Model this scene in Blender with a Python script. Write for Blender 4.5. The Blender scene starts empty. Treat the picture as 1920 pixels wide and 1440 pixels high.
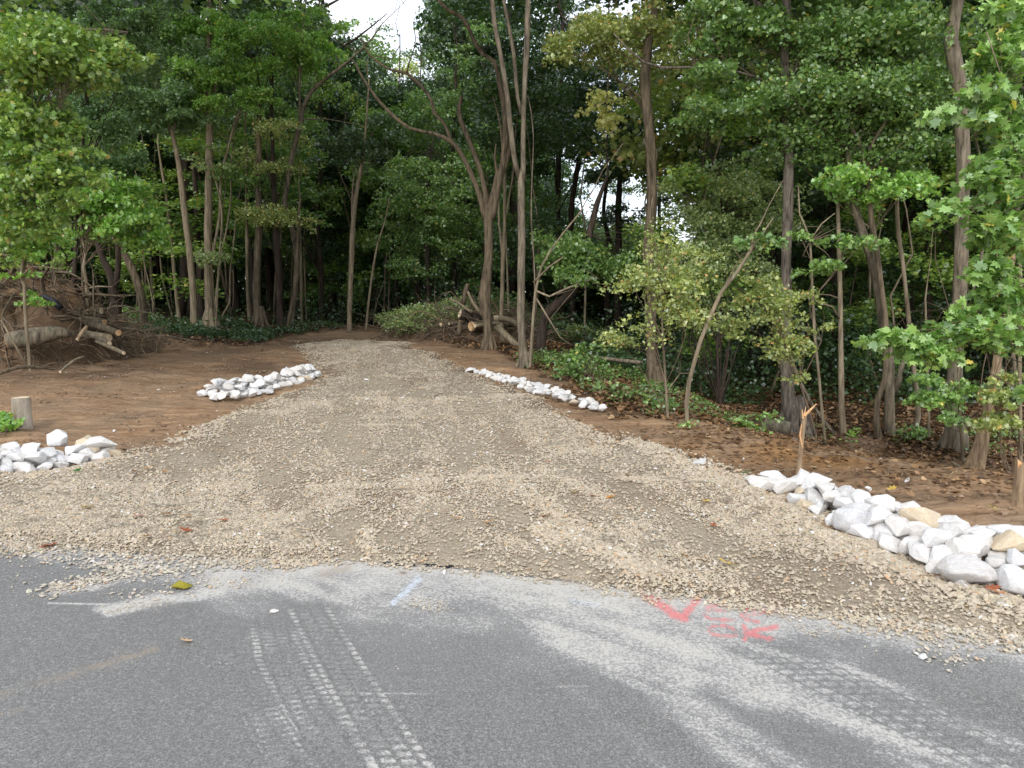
import bpy, math, random
import numpy as np
from mathutils import Vector

SC = bpy.context.scene
COL = SC.collection
R = math.radians
random.seed(7)
rng = np.random.default_rng(7)

# ------------------------------------------------------------------ camera
F = 1450.0                      # focal length in pixels of a 1920 px wide frame
CAMH = 1.6
PITCH = math.atan(175 / F)
cam = bpy.data.cameras.new("camera")
cam.sensor_width = 36.0
cam.lens = F / 1920 * 36.0
cam.clip_start = 0.05
cam.clip_end = 2000
cam_o = bpy.data.objects.new("camera", cam)
cam_o.location = (0, 0, CAMH)
cam_o.rotation_euler = (R(90) - PITCH, 0, 0)
COL.objects.link(cam_o)
SC.camera = cam_o

# ------------------------------------------------------------------ light
SUN_EL, SUN_AZ = R(37), R(192)          # azimuth clockwise from +Y: behind the camera, to its left
world = bpy.data.worlds.new("World")
SC.world = world
world.use_nodes = True
wn = world.node_tree
wn.nodes.clear()
wo = wn.nodes.new("ShaderNodeOutputWorld")
wb = wn.nodes.new("ShaderNodeBackground")
wb.inputs[1].default_value = 0.15
sky = wn.nodes.new("ShaderNodeTexSky")
sky.sky_type = 'NISHITA'
sky.sun_disc = False
sky.sun_elevation = SUN_EL
sky.sun_rotation = SUN_AZ
tc = wn.nodes.new("ShaderNodeTexCoord")
cn = wn.nodes.new("ShaderNodeTexNoise")
cn.inputs["Scale"].default_value = 2.2
cn.inputs["Detail"].default_value = 7
cr = wn.nodes.new("ShaderNodeValToRGB")
cr.color_ramp.elements[0].position = 0.34
cr.color_ramp.elements[0].color = (0.45, 0.45, 0.45, 1)
cr.color_ramp.elements[1].position = 0.62
wm = wn.nodes.new("ShaderNodeMixRGB")
wm.inputs[2].default_value = (8.6, 8.9, 9.4, 1)
wn.links.new(tc.outputs["Generated"], cn.inputs["Vector"])
wn.links.new(cn.outputs["Fac"], cr.inputs[0])
wn.links.new(cr.outputs[0], wm.inputs[0])
wn.links.new(sky.outputs[0], wm.inputs[1])
wn.links.new(wm.outputs[0], wb.inputs[0])
wn.links.new(wb.outputs[0], wo.inputs[0])
sl = bpy.data.lights.new("sun", 'SUN')
sl.energy = 1.5
sl.angle = R(14)
sl.color = (1.0, 0.955, 0.89)
so = bpy.data.objects.new("sun", sl)
so.rotation_euler = (R(90) - SUN_EL, 0, -SUN_AZ + math.pi)
sd_ = Vector((math.sin(SUN_AZ) * math.cos(SUN_EL), math.cos(SUN_AZ) * math.cos(SUN_EL), math.sin(SUN_EL)))
so.rotation_euler = sd_.to_track_quat('Z', 'Y').to_euler()
COL.objects.link(so)
SC.view_settings.view_transform = 'Standard'
SC.view_settings.look = 'None'
SC.view_settings.exposure = 0.35
SC.view_settings.gamma = 1.0
SC.cycles.max_bounces = 5
SC.cycles.diffuse_bounces = 3
SC.cycles.transmission_bounces = 4
SC.cycles.transparent_max_bounces = 6

# ------------------------------------------------------------------ pixel <-> world
cp_, sp_ = math.cos(PITCH), math.sin(PITCH)

def ray(px, py):
    cx = (px - 960) / F
    cy = (720 - py) / F
    return (cx, cp_ + cy * sp_, -sp_ + cy * cp_)

def at(px, py, Y):
    d = ray(px, py)
    t = Y / d[1]
    return np.array([d[0] * t, Y, CAMH + d[2] * t])

def proj(X, Y, Z):
    z = Z - CAMH
    fz = Y * cp_ - z * sp_
    u = Y * sp_ + z * cp_
    fz = np.where(fz < 0.05, 0.05, fz)
    return 960 + F * X / fz, 720 - F * u / fz

# ------------------------------------------------------------------ noise
_T = np.random.default_rng(99).random((256, 256))

def vn(x, y, s=0):
    x = x + s * 17.31
    y = y + s * 9.73
    xi = np.floor(x).astype(int)
    yi = np.floor(y).astype(int)
    fx, fy = x - xi, y - yi
    fx = fx * fx * (3 - 2 * fx)
    fy = fy * fy * (3 - 2 * fy)
    a = _T[xi & 255, yi & 255]
    b = _T[(xi + 1) & 255, yi & 255]
    c = _T[xi & 255, (yi + 1) & 255]
    d = _T[(xi + 1) & 255, (yi + 1) & 255]
    return (a * (1 - fx) + b * fx) * (1 - fy) + (c * (1 - fx) + d * fx) * fy

def fbm(x, y, o=4, s=0):
    t = 0
    a = 0.5
    n = 0
    for i in range(o):
        t = t + a * vn(x, y, s + i)
        n += a
        a *= 0.5
        x = x * 2.03
        y = y * 2.03
    return t / n

def sst(x, a, b):
    t = np.clip((x - a) / (b - a), 0, 1)
    return t * t * (3 - 2 * t)

# ------------------------------------------------------------------ terrain shape
def flat(px, py):
    d = ray(px, py)
    t = -CAMH / d[2]
    return d[0] * t, d[1] * t

EDGE = [flat(*p) for p in [(0, 1016), (90, 1027), (180, 1036), (400, 1048), (650, 1052), (800, 1062), (1000, 1084),
                           (1200, 1110), (1450, 1138), (1640, 1162), (1920, 1197)]]
_ex = np.array([e[0] for e in EDGE])
_ey = np.array([e[1] for e in EDGE])
_sl = (_ey[-1] - _ey[0]) / (_ex[-1] - _ex[0])
_ex = np.concatenate([[-300], _ex, [300]])
_ey = np.concatenate([[_ey[0] + _sl * (-300 - _ex[1])], _ey, [_ey[-1] + _sl * (300 - _ex[-2])]])

def edge(X):
    return np.interp(X, _ex, _ey)

def height(X, Y):
    X = np.asarray(X, float)
    Y = np.asarray(Y, float)
    e = edge(X)
    dy = Y - e
    h = 0.34 * sst(dy, 0.3, 15)
    h = h + 0.42 * sst(-X, 3.0, 13) * sst(Y, 8, 22)
    xd = np.interp(Y, [4, 6.2, 8.4, 12.5, 16, 20, 30], [2.7, 2.3, 1.35, 0.35, 0.1, 0.1, 1.5])
    h = h - 0.95 * sst(X - xd, 0.5, 4.6) * sst(Y, 5.0, 9.5)
    h = h - 0.5 * sst(Y, 24, 60) * sst(X, -10, 10)
    m = sst(dy, 0.2, 1.2)
    h = h + m * (0.16 * (fbm(X * 0.5, Y * 0.5, 3, 3) - 0.5) + 0.05 * (fbm(X * 2.1, Y * 2.1, 2, 5) - 0.5))
    # soil berm at the end of the drive
    b = np.exp(-((Y - (22.5 + 0.12 * X)) / 1.3) ** 2) * sst(X, -11, -7) * (1 - sst(X, -2.5, 0.5))
    h = h + b * (0.10 + 0.30 * fbm(X * 0.9, Y * 0.9, 3, 8))
    h = h + 0.4 * sst(Y, 60, 300)
    return h

def hgt(x, y):
    return float(height(np.array([x]), np.array([y]))[0])

_ts = np.concatenate([np.linspace(1.5, 12, 400), np.linspace(12.05, 70, 800)])

def hit(px, py):
    d = ray(px, py)
    X, Y, Z = d[0] * _ts, d[1] * _ts, CAMH + d[2] * _ts
    g = Z - height(X, Y)
    k = np.where(g < 0)[0]
    if len(k) == 0:
        t = 60.0
        return np.array([d[0] * t, d[1] * t, hgt(d[0] * t, d[1] * t)])
    k = max(int(k[0]), 1)
    a = g[k - 1] / (g[k - 1] - g[k])
    t = _ts[k - 1] + a * (_ts[k] - _ts[k - 1])
    return np.array([d[0] * t, d[1] * t, CAMH + d[2] * t])

def poly_sd(X, Y, P):
    """signed distance in metres, positive inside"""
    P = np.asarray(P)
    n = len(P)
    best = np.full(X.shape, 1e9)
    ins = np.zeros(X.shape, bool)
    for i in range(n):
        ax, ay = P[i]
        bx, by = P[(i + 1) % n]
        ex, ey = bx - ax, by - ay
        t = np.clip(((X - ax) * ex + (Y - ay) * ey) / (ex * ex + ey * ey + 1e-12), 0, 1)
        dd = (X - ax - t * ex) ** 2 + (Y - ay - t * ey) ** 2
        best = np.minimum(best, dd)
        c = ((ay > Y) != (by > Y)) & (X < (bx - ax) * (Y - ay) / (by - ay + 1e-12) + ax)
        ins ^= c
    s = np.sqrt(best)
    return np.where(ins, s, -s)

def line_d(px, py, L):
    best = np.full(px.shape, 1e9)
    for (ax, ay), (bx, by) in zip(L[:-1], L[1:]):
        ex, ey = bx - ax, by - ay
        t = np.clip(((px - ax) * ex + (py - ay) * ey) / (ex * ex + ey * ey + 1e-9), 0, 1)
        best = np.minimum(best, (px - ax - t * ex) ** 2 + (py - ay - t * ey) ** 2)
    return np.sqrt(best)

# ------------------------------------------------------------------ materials
def nodes(name):
    m = bpy.data.materials.new(name)
    m.use_nodes = True
    nt = m.node_tree
    b = nt.nodes["Principled BSDF"]
    b.inputs["Roughness"].default_value = 0.85
    b.inputs["Specular IOR Level"].default_value = 0.25
    return m, nt, b

def N(nt, t, **k):
    n = nt.nodes.new(t)
    for a, v in k.items():
        if hasattr(n, a):
            setattr(n, a, v)
        else:
            n.inputs[a.replace("_", " ")].default_value = v
    return n

def noise(nt, scale, detail=4, rough=0.6, vec=None, stretch=None):
    n = nt.nodes.new("ShaderNodeTexNoise")
    n.inputs["Scale"].default_value = scale
    n.inputs["Detail"].default_value = detail
    n.inputs["Roughness"].default_value = rough
    if vec is None:
        c = nt.nodes.new("ShaderNodeTexCoord")
        vec = c.outputs["Object"]
    if stretch:
        mp = nt.nodes.new("ShaderNodeMapping")
        mp.inputs["Scale"].default_value = stretch
        nt.links.new(vec, mp.inputs["Vector"])
        vec = mp.outputs[0]
    nt.links.new(vec, n.inputs["Vector"])
    return n.outputs["Fac"]

def ramp(nt, fac, stops, interp='LINEAR'):
    r = nt.nodes.new("ShaderNodeValToRGB")
    r.color_ramp.interpolation = interp
    while len(r.color_ramp.elements) < len(stops):
        r.color_ramp.elements.new(0.5)
    for e, (p, c) in zip(r.color_ramp.elements, stops):
        e.position = p
        if not hasattr(c, '__len__'):
            c = (c, c, c)
        e.color = (*c, 1)
    nt.links.new(fac, r.inputs[0])
    return r.outputs[0]

def mix(nt, fac, a, b, mode='MIX'):
    m = nt.nodes.new("ShaderNodeMixRGB")
    m.blend_type = mode
    for i, v in enumerate((fac, a, b)):
        if isinstance(v, bpy.types.NodeSocket):
            nt.links.new(v, m.inputs[i])
        elif hasattr(v, '__len__'):
            m.inputs[i].default_value = (*v, 1)
        else:
            m.inputs[i].default_value = v if i == 0 else (v, v, v, 1)
    return m.outputs[0]

def mth(nt, op, a, b=None, clamp=False):
    m = nt.nodes.new("ShaderNodeMath")
    m.operation = op
    m.use_clamp = clamp
    for i, v in enumerate((a, b)):
        if v is None:
            continue
        if isinstance(v, bpy.types.NodeSocket):
            nt.links.new(v, m.inputs[i])
        else:
            m.inputs[i].default_value = v
    return m.outputs[0]

def attr(nt, name):
    a = nt.nodes.new("ShaderNodeAttribute")
    a.attribute_name = name
    return a.outputs["Fac"]

def bump(nt, b, h, strength=0.5, dist=0.01):
    n = nt.nodes.new("ShaderNodeBump")
    n.inputs["Strength"].default_value = strength
    n.inputs["Distance"].default_value = dist
    nt.links.new(h, n.inputs["Height"])
    nt.links.new(n.outputs[0], b.inputs["Normal"])

def leaf_mat(name, trans=0.35, gloss=0.09):
    m = bpy.data.materials.new(name)
    m.use_nodes = True
    nt = m.node_tree
    nt.nodes.clear()
    o = nt.nodes.new("ShaderNodeOutputMaterial")
    a = nt.nodes.new("ShaderNodeAttribute")
    a.attribute_name = "Col"
    d = nt.nodes.new("ShaderNodeBsdfDiffuse")
    t = nt.nodes.new("ShaderNodeBsdfTranslucent")
    g = nt.nodes.new("ShaderNodeBsdfGlossy")
    g.inputs["Roughness"].default_value = 0.45
    g.inputs["Color"].default_value = (0.9, 0.95, 1, 1)
    tcol = mix(nt, 1.0, a.outputs["Color"], (1.25, 1.35, 0.7), 'MULTIPLY')
    m1 = nt.nodes.new("ShaderNodeMixShader")
    m1.inputs[0].default_value = trans
    m2 = nt.nodes.new("ShaderNodeMixShader")
    m2.inputs[0].default_value = gloss
    L = nt.links.new
    L(a.outputs["Color"], d.inputs[0])
    L(tcol, t.inputs[0])
    L(d.outputs[0], m1.inputs[1])
    L(t.outputs[0], m1.inputs[2])
    L(m1.outputs[0], m2.inputs[1])
    L(g.outputs[0], m2.inputs[2])
    L(m2.outputs[0], o.inputs[0])
    return m

def bark_mat(name, c1, c2, scale=1.0, moss=0.0, bstr=0.8):
    m, nt, b = nodes(name)
    n1 = noise(nt, 14 * scale, 6, 0.65, stretch=(1, 1, 0.16))
    n2 = noise(nt, 2.0, 3, 0.5)
    c = ramp(nt, n1, [(0.33, c1), (0.66, c2)])
    c = mix(nt, ramp(nt, n2, [(0.35, 0), (0.7, 1)]), c, mix(nt, 1.0, c, (1.25, 1.25, 1.22), 'MULTIPLY'))
    if moss:
        n3 = noise(nt, 5, 4, 0.6)
        c = mix(nt, ramp(nt, n3, [(0.55, 0), (0.7, moss)]), c, (0.16, 0.18, 0.13))
    nt.links.new(c, b.inputs["Base Color"])
    bump(nt, b, n1, bstr, 0.02)
    return m

M = {}
M['leaf'] = leaf_mat('leaf_green')
M['litter'] = leaf_mat('dry_leaf', 0.12, 0.04)
M['bark_brown'] = bark_mat('bark_brown', (0.032, 0.025, 0.017), (0.190, 0.148, 0.100), 1.2, 0, 1.0)
M['bark_grey'] = bark_mat('bark_grey', (0.045, 0.037, 0.027), (0.240, 0.198, 0.145), 1.3, 0.4, 1.0)
M['bark_tan'] = bark_mat('bark_tan', (0.105, 0.082, 0.054), (0.30, 0.245, 0.17), 1.2, 0.3, 0.4)
M['bark_scaly'] = bark_mat('bark_scaly', (0.035, 0.029, 0.024), (0.20, 0.165, 0.135), 2.0, 0.2, 1.0)
M['bark_dark'] = bark_mat('bark_dark', (0.014, 0.010, 0.008), (0.07, 0.05, 0.038))
M['bark_bare'] = bark_mat('bark_stripped', (0.14, 0.09, 0.055), (0.42, 0.31, 0.20), 1.5, 0, 0.8)
M['twig'] = bark_mat('twig_bark', (0.08, 0.06, 0.042), (0.20, 0.15, 0.11), 1, 0, 0.2)

def simple(name, c, rough=0.85, var=0.3, scale=12):
    m, nt, b = nodes(name)
    n = noise(nt, scale, 5, 0.65)
    d = tuple(x * (1 - var) for x in c)
    e = tuple(min(1, x * (1 + var)) for x in c)
    nt.links.new(ramp(nt, n, [(0.3, d), (0.7, e)]), b.inputs["Base Color"])
    b.inputs["Roughness"].default_value = rough
    bump(nt, b, n, 0.4, 0.01)
    return m

def wood_end():
    m, nt, b = nodes('cut_wood')
    n = noise(nt, 9, 5, 0.7)
    nt.links.new(ramp(nt, n, [(0.3, (0.42, 0.22, 0.10)), (0.7, (0.72, 0.50, 0.28))]), b.inputs["Base Color"])
    return m
M['cut'] = wood_end()
M['pale_cut'] = simple('pale_wood', (0.72, 0.58, 0.40), var=0.15)
M['splinter'] = simple('splintered_wood', (0.62, 0.36, 0.18), var=0.35, scale=30)
M['pipe'] = simple('black_plastic', (0.012, 0.014, 0.02), 0.4, 0.1)
M['tar'] = simple('tar', (0.014, 0.014, 0.02), 0.6, 0.3)

def rock_mat(name, c, vein):
    m, nt, b = nodes(name)
    n1 = noise(nt, 6, 7, 0.7)
    n2 = noise(nt, 1.7, 5, 0.6, stretch=(1, 2.4, 3.5))
    oi = nt.nodes.new("ShaderNodeObjectInfo")
    base = ramp(nt, n1, [(0.3, tuple(x * 0.80 for x in c)), (0.6, c)])
    v = ramp(nt, n2, [(0.46, 0), (0.5, 0.55), (0.54, 0)])
    base = mix(nt, v, base, vein)
    base = mix(nt, ramp(nt, oi.outputs["Random"], [(0, 0.0), (1, 0.55)]), base, mix(nt, 1.0, base, (0.86, 0.80, 0.70), 'MULTIPLY'))
    n5 = noise(nt, 3.3, 6, 0.7)
    base = mix(nt, ramp(nt, n5, [(0.50, 0), (0.72, 0.55)]), base, mix(nt, 1.0, base, (0.80, 0.68, 0.52), 'MULTIPLY'))
    nt.links.new(base, b.inputs["Base Color"])
    b.inputs["Roughness"].default_value = 0.75
    bump(nt, b, n1, 0.5, 0.012)
    return m
M['rock'] = rock_mat('white_limestone', (0.80, 0.80, 0.81), (0.50, 0.51, 0.55))
M['rock_tan'] = rock_mat('tan_limestone', (0.66, 0.56, 0.42), (0.72, 0.66, 0.55))
M['rock_grey'] = rock_mat('grey_limestone', (0.60, 0.60, 0.62), (0.78, 0.78, 0.80))
M['rock_dark'] = rock_mat('dark_stone', (0.09, 0.09, 0.11), (0.2, 0.2, 0.2))

def ground_mat():
    m, nt, b = nodes('soil_and_forest_floor')
    lit = attr(nt, 'litter')
    och = attr(nt, 'ochre')
    damp = attr(nt, 'damp')
    n1 = noise(nt, 1.1, 6, 0.6)
    n2 = noise(nt, 16, 7, 0.72)
    n3 = noise(nt, 5, 5, 0.65, stretch=(0.35, 2.2, 1))
    c = ramp(nt, n3, [(0.30, (0.22, 0.130, 0.074)), (0.55, (0.355, 0.228, 0.135)), (0.75, (0.48, 0.335, 0.21))])
    c = mix(nt, ramp(nt, n1, [(0.42, 0), (0.62, 0.6)]), c, (0.25, 0.185, 0.13))
    c = mix(nt, ramp(nt, n2, [(0.30, 0.65), (0.46, 0)]), c, (0.085, 0.054, 0.034))
    c = mix(nt, ramp(nt, n2, [(0.64, 0), (0.78, 0.5)]), c, (0.33, 0.245, 0.17))
    c = mix(nt, och, c, (0.30, 0.155, 0.055))
    c = mix(nt, damp, c, (0.10, 0.064, 0.042))
    f = ramp(nt, n2, [(0.3, (0.016, 0.012, 0.008)), (0.55, (0.055, 0.036, 0.022)), (0.75, (0.12, 0.08, 0.05))])
    c = mix(nt, lit, c, f)
    nt.links.new(c, b.inputs["Base Color"])
    b.inputs["Roughness"].default_value = 0.95
    b.inputs["Specular IOR Level"].default_value = 0.1
    hh = mth(nt, 'ADD', mth(nt, 'MULTIPLY', n2, 0.6), n3)
    bump(nt, b, hh, 0.9, 0.05)
    return m
M['ground'] = ground_mat()

def gravel_mat():
    m, nt, b = nodes('crushed_limestone')
    v = nt.nodes.new("ShaderNodeTexVoronoi")
    v.inputs["Scale"].default_value = 34
    v.inputs["Randomness"].default_value = 1
    c0 = nt.nodes.new("ShaderNodeTexCoord")
    nt.links.new(c0.outputs["Object"], v.inputs["Vector"])
    n2 = noise(nt, 60, 6, 0.75)
    n1 = noise(nt, 0.9, 5, 0.6)
    fines = ramp(nt, n2, [(0.3, (0.25, 0.198, 0.138)), (0.55, (0.355, 0.292, 0.212)), (0.75, (0.48, 0.415, 0.32))])
    sep = nt.nodes.new("ShaderNodeSeparateColor")
    nt.links.new(v.outputs["Color"], sep.inputs[0])
    st = ramp(nt, sep.outputs[0], [(0.0, (0.27, 0.225, 0.17)), (0.5, (0.42, 0.365, 0.29)), (1, (0.60, 0.55, 0.46))])
    edge_ = ramp(nt, v.outputs["Distance"], [(0.30, 1), (0.62, 0)])
    st = mix(nt, edge_, (0.17, 0.135, 0.098), st)
    v9 = nt.nodes.new("ShaderNodeTexVoronoi")
    v9.inputs["Scale"].default_value = 110
    nt.links.new(c0.outputs["Object"], v9.inputs["Vector"])
    s9 = nt.nodes.new("ShaderNodeSeparateColor")
    nt.links.new(v9.outputs["Color"], s9.inputs[0])
    fines = mix(nt, ramp(nt, s9.outputs[0], [(0.55, 0), (0.9, 0.75)]), fines, (0.50, 0.44, 0.355))
    fines = mix(nt, ramp(nt, s9.outputs[1], [(0.7, 0), (0.95, 0.5)]), fines, (0.15, 0.12, 0.09))
    pick = ramp(nt, sep.outputs[1], [(0.45, 0), (0.5, 1)])
    bare = attr(nt, 'bare')
    fac = mth(nt, 'MULTIPLY', pick, mth(nt, 'SUBTRACT', 1.0, bare, True), True)
    c = mix(nt, fac, fines, st)
    c = mix(nt, ramp(nt, n1, [(0.4, 0), (0.7, 0.35)]), c, (0.30, 0.26, 0.21))
    c = mix(nt, mth(nt, 'MULTIPLY', attr(nt, 'soil'), 0.7), c, (0.17, 0.115, 0.075))
    nt.links.new(c, b.inputs["Base Color"])
    b.inputs["Roughness"].default_value = 0.95
    b.inputs["Specular IOR Level"].default_value = 0.1
    h = mth(nt, 'ADD', mth(nt, 'MULTIPLY', mth(nt, 'SUBTRACT', 1.0, v.outputs["Distance"]), fac), mth(nt, 'MULTIPLY', n2, 0.5))
    bump(nt, b, h, 0.8, 0.015)
    return m
M['gravel'] = gravel_mat()

def stone_mat():
    m, nt, b = nodes('gravel_stone')
    a = nt.nodes.new("ShaderNodeAttribute")
    a.attribute_name = 'Col'
    n = noise(nt, 90, 4, 0.6)
    nt.links.new(mix(nt, ramp(nt, n, [(0.35, 0.4), (0.6, 0)]), a.outputs["Color"], (0.2, 0.165, 0.125)), b.inputs["Base Color"])
    b.inputs["Roughness"].default_value = 0.9
    return m
M['stone'] = stone_mat()
M['clod'] = M['stone']

def asphalt_mat():
    m, nt, b = nodes('asphalt')
    dust = attr(nt, 'dust')
    tan = attr(nt, 'tan')
    blue = attr(nt, 'chalk')
    red = attr(nt, 'red')
    g1 = noise(nt, 170, 3, 0.8)
    g2 = noise(nt, 62, 5, 0.8)
    g3 = noise(nt, 1.2, 4, 0.6)
    v = nt.nodes.new("ShaderNodeTexVoronoi")
    v.inputs["Scale"].default_value = 210
    c0 = nt.nodes.new("ShaderNodeTexCoord")
    nt.links.new(c0.outputs["Object"], v.inputs["Vector"])
    sep = nt.nodes.new("ShaderNodeSeparateColor")
    nt.links.new(v.outputs["Color"], sep.inputs[0])
    g1 = mth(nt, 'ADD', mth(nt, 'MULTIPLY', g1, 0.5), mth(nt, 'MULTIPLY', g2, 0.5))
    c = ramp(nt, g1, [(0.36, (0.052, 0.051, 0.050)), (0.5, (0.172, 0.169, 0.165)), (0.64, (0.42, 0.41, 0.39))])
    c = mix(nt, ramp(nt, sep.outputs[0], [(0.86, 0), (0.97, 0.5)]), c, (0.36, 0.355, 0.35))
    c = mix(nt, ramp(nt, g3, [(0.35, 0.0), (0.7, 0.3)]), c, (0.15, 0.15, 0.153))
    grain = g2
    grain = ramp(nt, grain, [(0.36, 0), (0.62, 1)])
    grain = mth(nt, 'ADD', mth(nt, 'MULTIPLY', grain, 0.75), mth(nt, 'MULTIPLY', sep.outputs[1], 0.25))
    f = mth(nt, 'SUBTRACT', mth(nt, 'MULTIPLY', dust, 1.12), grain)
    f = mth(nt, 'MULTIPLY', f, 1.9, True)
    dc = mix(nt, ramp(nt, dust, [(0.35, 0), (0.95, 1)]), (0.62, 0.61, 0.61), (0.62, 0.59, 0.54))
    c = mix(nt, mth(nt, 'MULTIPLY', f, 0.80), c, dc)
    f2 = mth(nt, 'MULTIPLY', mth(nt, 'SUBTRACT', mth(nt, 'MULTIPLY', tan, 1.0), grain), 2.0, True)
    c = mix(nt, mth(nt, 'MULTIPLY', f2, 0.7), c, (0.38, 0.29, 0.20))
    f3 = mth(nt, 'MULTIPLY', mth(nt, 'SUBTRACT', mth(nt, 'MULTIPLY', blue, 1.15), grain), 2.0, True)
    c = mix(nt, mth(nt, 'MULTIPLY', f3, 0.5), c, (0.62, 0.70, 0.82))
    f4 = mth(nt, 'MULTIPLY', mth(nt, 'SUBTRACT', mth(nt, 'MULTIPLY', red, 0.95), grain), 3.0, True)
    c = mix(nt, mth(nt, 'MULTIPLY', f4, 0.72), c, (0.68, 0.17, 0.17))
    nt.links.new(c, b.inputs["Base Color"])
    b.inputs["Roughness"].default_value = 0.8
    bump(nt, b, g1, 0.6, 0.006)
    return m
M['asphalt'] = asphalt_mat()

# ------------------------------------------------------------------ mesh helpers
def raw_mesh(name, V, loops, k, mat, smooth=False, fattr=None, col=None, starts=None, totals=None):
    me = bpy.data.meshes.new(name)
    V = np.asarray(V, np.float32)
    loops = np.asarray(loops, np.int32).ravel()
    me.vertices.add(len(V))
    me.vertices.foreach_set("co", V.ravel())
    me.loops.add(len(loops))
    me.loops.foreach_set("vertex_index", loops)
    if starts is None:
        nf = len(loops) // k
        starts = np.arange(nf, dtype=np.int32) * k
        totals = np.full(nf, k, np.int32)
    me.polygons.add(len(starts))
    me.polygons.foreach_set("loop_start", np.asarray(starts, np.int32))
    me.polygons.foreach_set("loop_total", np.asarray(totals, np.int32))
    me.polygons.foreach_set("use_smooth", np.full(len(starts), smooth))
    me.update(calc_edges=True)
    if fattr:
        for n, a in fattr.items():
            at_ = me.attributes.new(n, 'FLOAT', 'POINT')
            at_.data.foreach_set("value", np.asarray(a, np.float32).ravel())
    if col is not None:
        at_ = me.attributes.new("Col", 'FLOAT_COLOR', 'POINT')
        c4 = np.ones((len(V), 4), np.float32)
        c4[:, :3] = col
        at_.data.foreach_set("color", c4.ravel())
    for mm in (mat if isinstance(mat, list) else [mat]):
        me.materials.append(mm)
    return me

def link(name, me, parent=None, loc=None):
    o = bpy.data.objects.new(name, me)
    COL.objects.link(o)
    if parent is not None:
        o.parent = parent
    if loc is not None:
        o.location = loc
    return o

def tag(o, label=None, cat=None, group=None, kind=None):
    if label:
        o['label'] = label
    if cat:
        o['category'] = cat
    if group:
        o['group'] = group
    if kind:
        o['kind'] = kind
    return o

def thing(name, label, cat, loc=(0, 0, 0), group=None):
    o = bpy.data.objects.new(name, None)
    o.empty_display_size = 0.2
    o.location = loc
    COL.objects.link(o)
    return tag(o, label, cat, group)

class MB:
    """collects quads and triangles of one mesh"""
    def __init__(s):
        s.V = []
        s.L = []
        s.T = []
        s.n = 0

    def add(s, V, faces):
        V = np.asarray(V, float)
        s.V.append(V)
        for f in faces:
            s.L.extend([i + s.n for i in f])
            s.T.append(len(f))
        s.n += len(V)

    def addq(s, V, Q):
        s.V.append(np.asarray(V, float))
        Q = np.asarray(Q) + s.n
        s.L.extend(Q.ravel().tolist())
        s.T.extend([Q.shape[1]] * len(Q))
        s.n += len(V)

    def mesh(s, name, mat, smooth=True, off=(0, 0, 0), **k):
        V = np.concatenate(s.V) - np.asarray(off, float)
        T = np.array(s.T)
        st = np.concatenate([[0], np.cumsum(T)[:-1]])
        return raw_mesh(name, V, s.L, 0, mat, smooth, starts=st, totals=T, **k)

def spline(P, step):
    """Catmull-Rom through rows of P (x, y, z, r)"""
    P = np.asarray(P, float)
    if len(P) < 3:
        n = max(2, int(np.linalg.norm(P[1, :3] - P[0, :3]) / step) + 1)
        t = np.linspace(0, 1, n)[:, None]
        return P[0] * (1 - t) + P[1] * t
    Q = np.vstack([2 * P[0] - P[1], P, 2 * P[-1] - P[-2]])
    out = []
    for i in range(1, len(Q) - 2):
        p0, p1, p2, p3 = Q[i - 1], Q[i], Q[i + 1], Q[i + 2]
        n = max(1, int(np.linalg.norm(p2[:3] - p1[:3]) / step))
        for k in range(n):
            t = k / n
            out.append(0.5 * ((2 * p1) + (-p0 + p2) * t + (2 * p0 - 5 * p1 + 4 * p2 - p3) * t * t + (-p0 + 3 * p1 - 3 * p2 + p3) * t ** 3))
    out.append(P[-1])
    out = np.array(out)
    out[:, 3] = np.maximum(out[:, 3], min(P[:, 3]) * 0.8)
    return out

def tube(mb, P, sides=8, step=0.25, wob=0.06, cap=True, seed=0, flat_=1.0):
    S = spline(P, step)
    n = len(S)
    d = np.gradient(S[:, :3], axis=0)
    d /= (np.linalg.norm(d, axis=1, keepdims=True) + 1e-9)
    ref = np.array([1.0, 0.13, 0.05]) if abs(d[:, 0]).mean() < 0.8 else np.array([0.1, 1.0, 0.2])
    a = np.cross(d, ref)
    a /= (np.linalg.norm(a, axis=1, keepdims=True) + 1e-9)
    b = np.cross(d, a)
    th = np.linspace(0, 2 * math.pi, sides, endpoint=False)
    ph = np.arange(n)[:, None]
    w = 1 + wob * (np.sin(th[None] * 2 + ph * 0.7 + seed) + np.sin(th[None] * 3 - ph * 1.3 + seed * 2.1) + 0.8 * (vn(ph * 0.9 + th[None] * 1.7, ph * 0.31 + seed) - 0.5) * 2) * 0.6
    rr = S[:, 3][:, None] * w
    V = S[:, None, :3] + a[:, None] * (np.cos(th)[None, :, None] * rr[:, :, None]) + b[:, None] * (np.sin(th)[None, :, None] * rr[:, :, None] * flat_)
    V = V.reshape(-1, 3)
    i = np.arange(n - 1)[:, None] * sides
    j = np.arange(sides)[None]
    k = (j + 1) % sides
    Q = np.stack([i + j, i + k, i + sides + k, i + sides + j], -1).reshape(-1, 4)
    mb.addq(V, Q)
    if cap:
        c0 = mb.n - len(V)
        mb.L.extend([c0 + sides - 1 - q for q in range(sides)])
        mb.T.append(sides)
        mb.L.extend([c0 + (n - 1) * sides + q for q in range(sides)])
        mb.T.append(sides)
    return S

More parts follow.
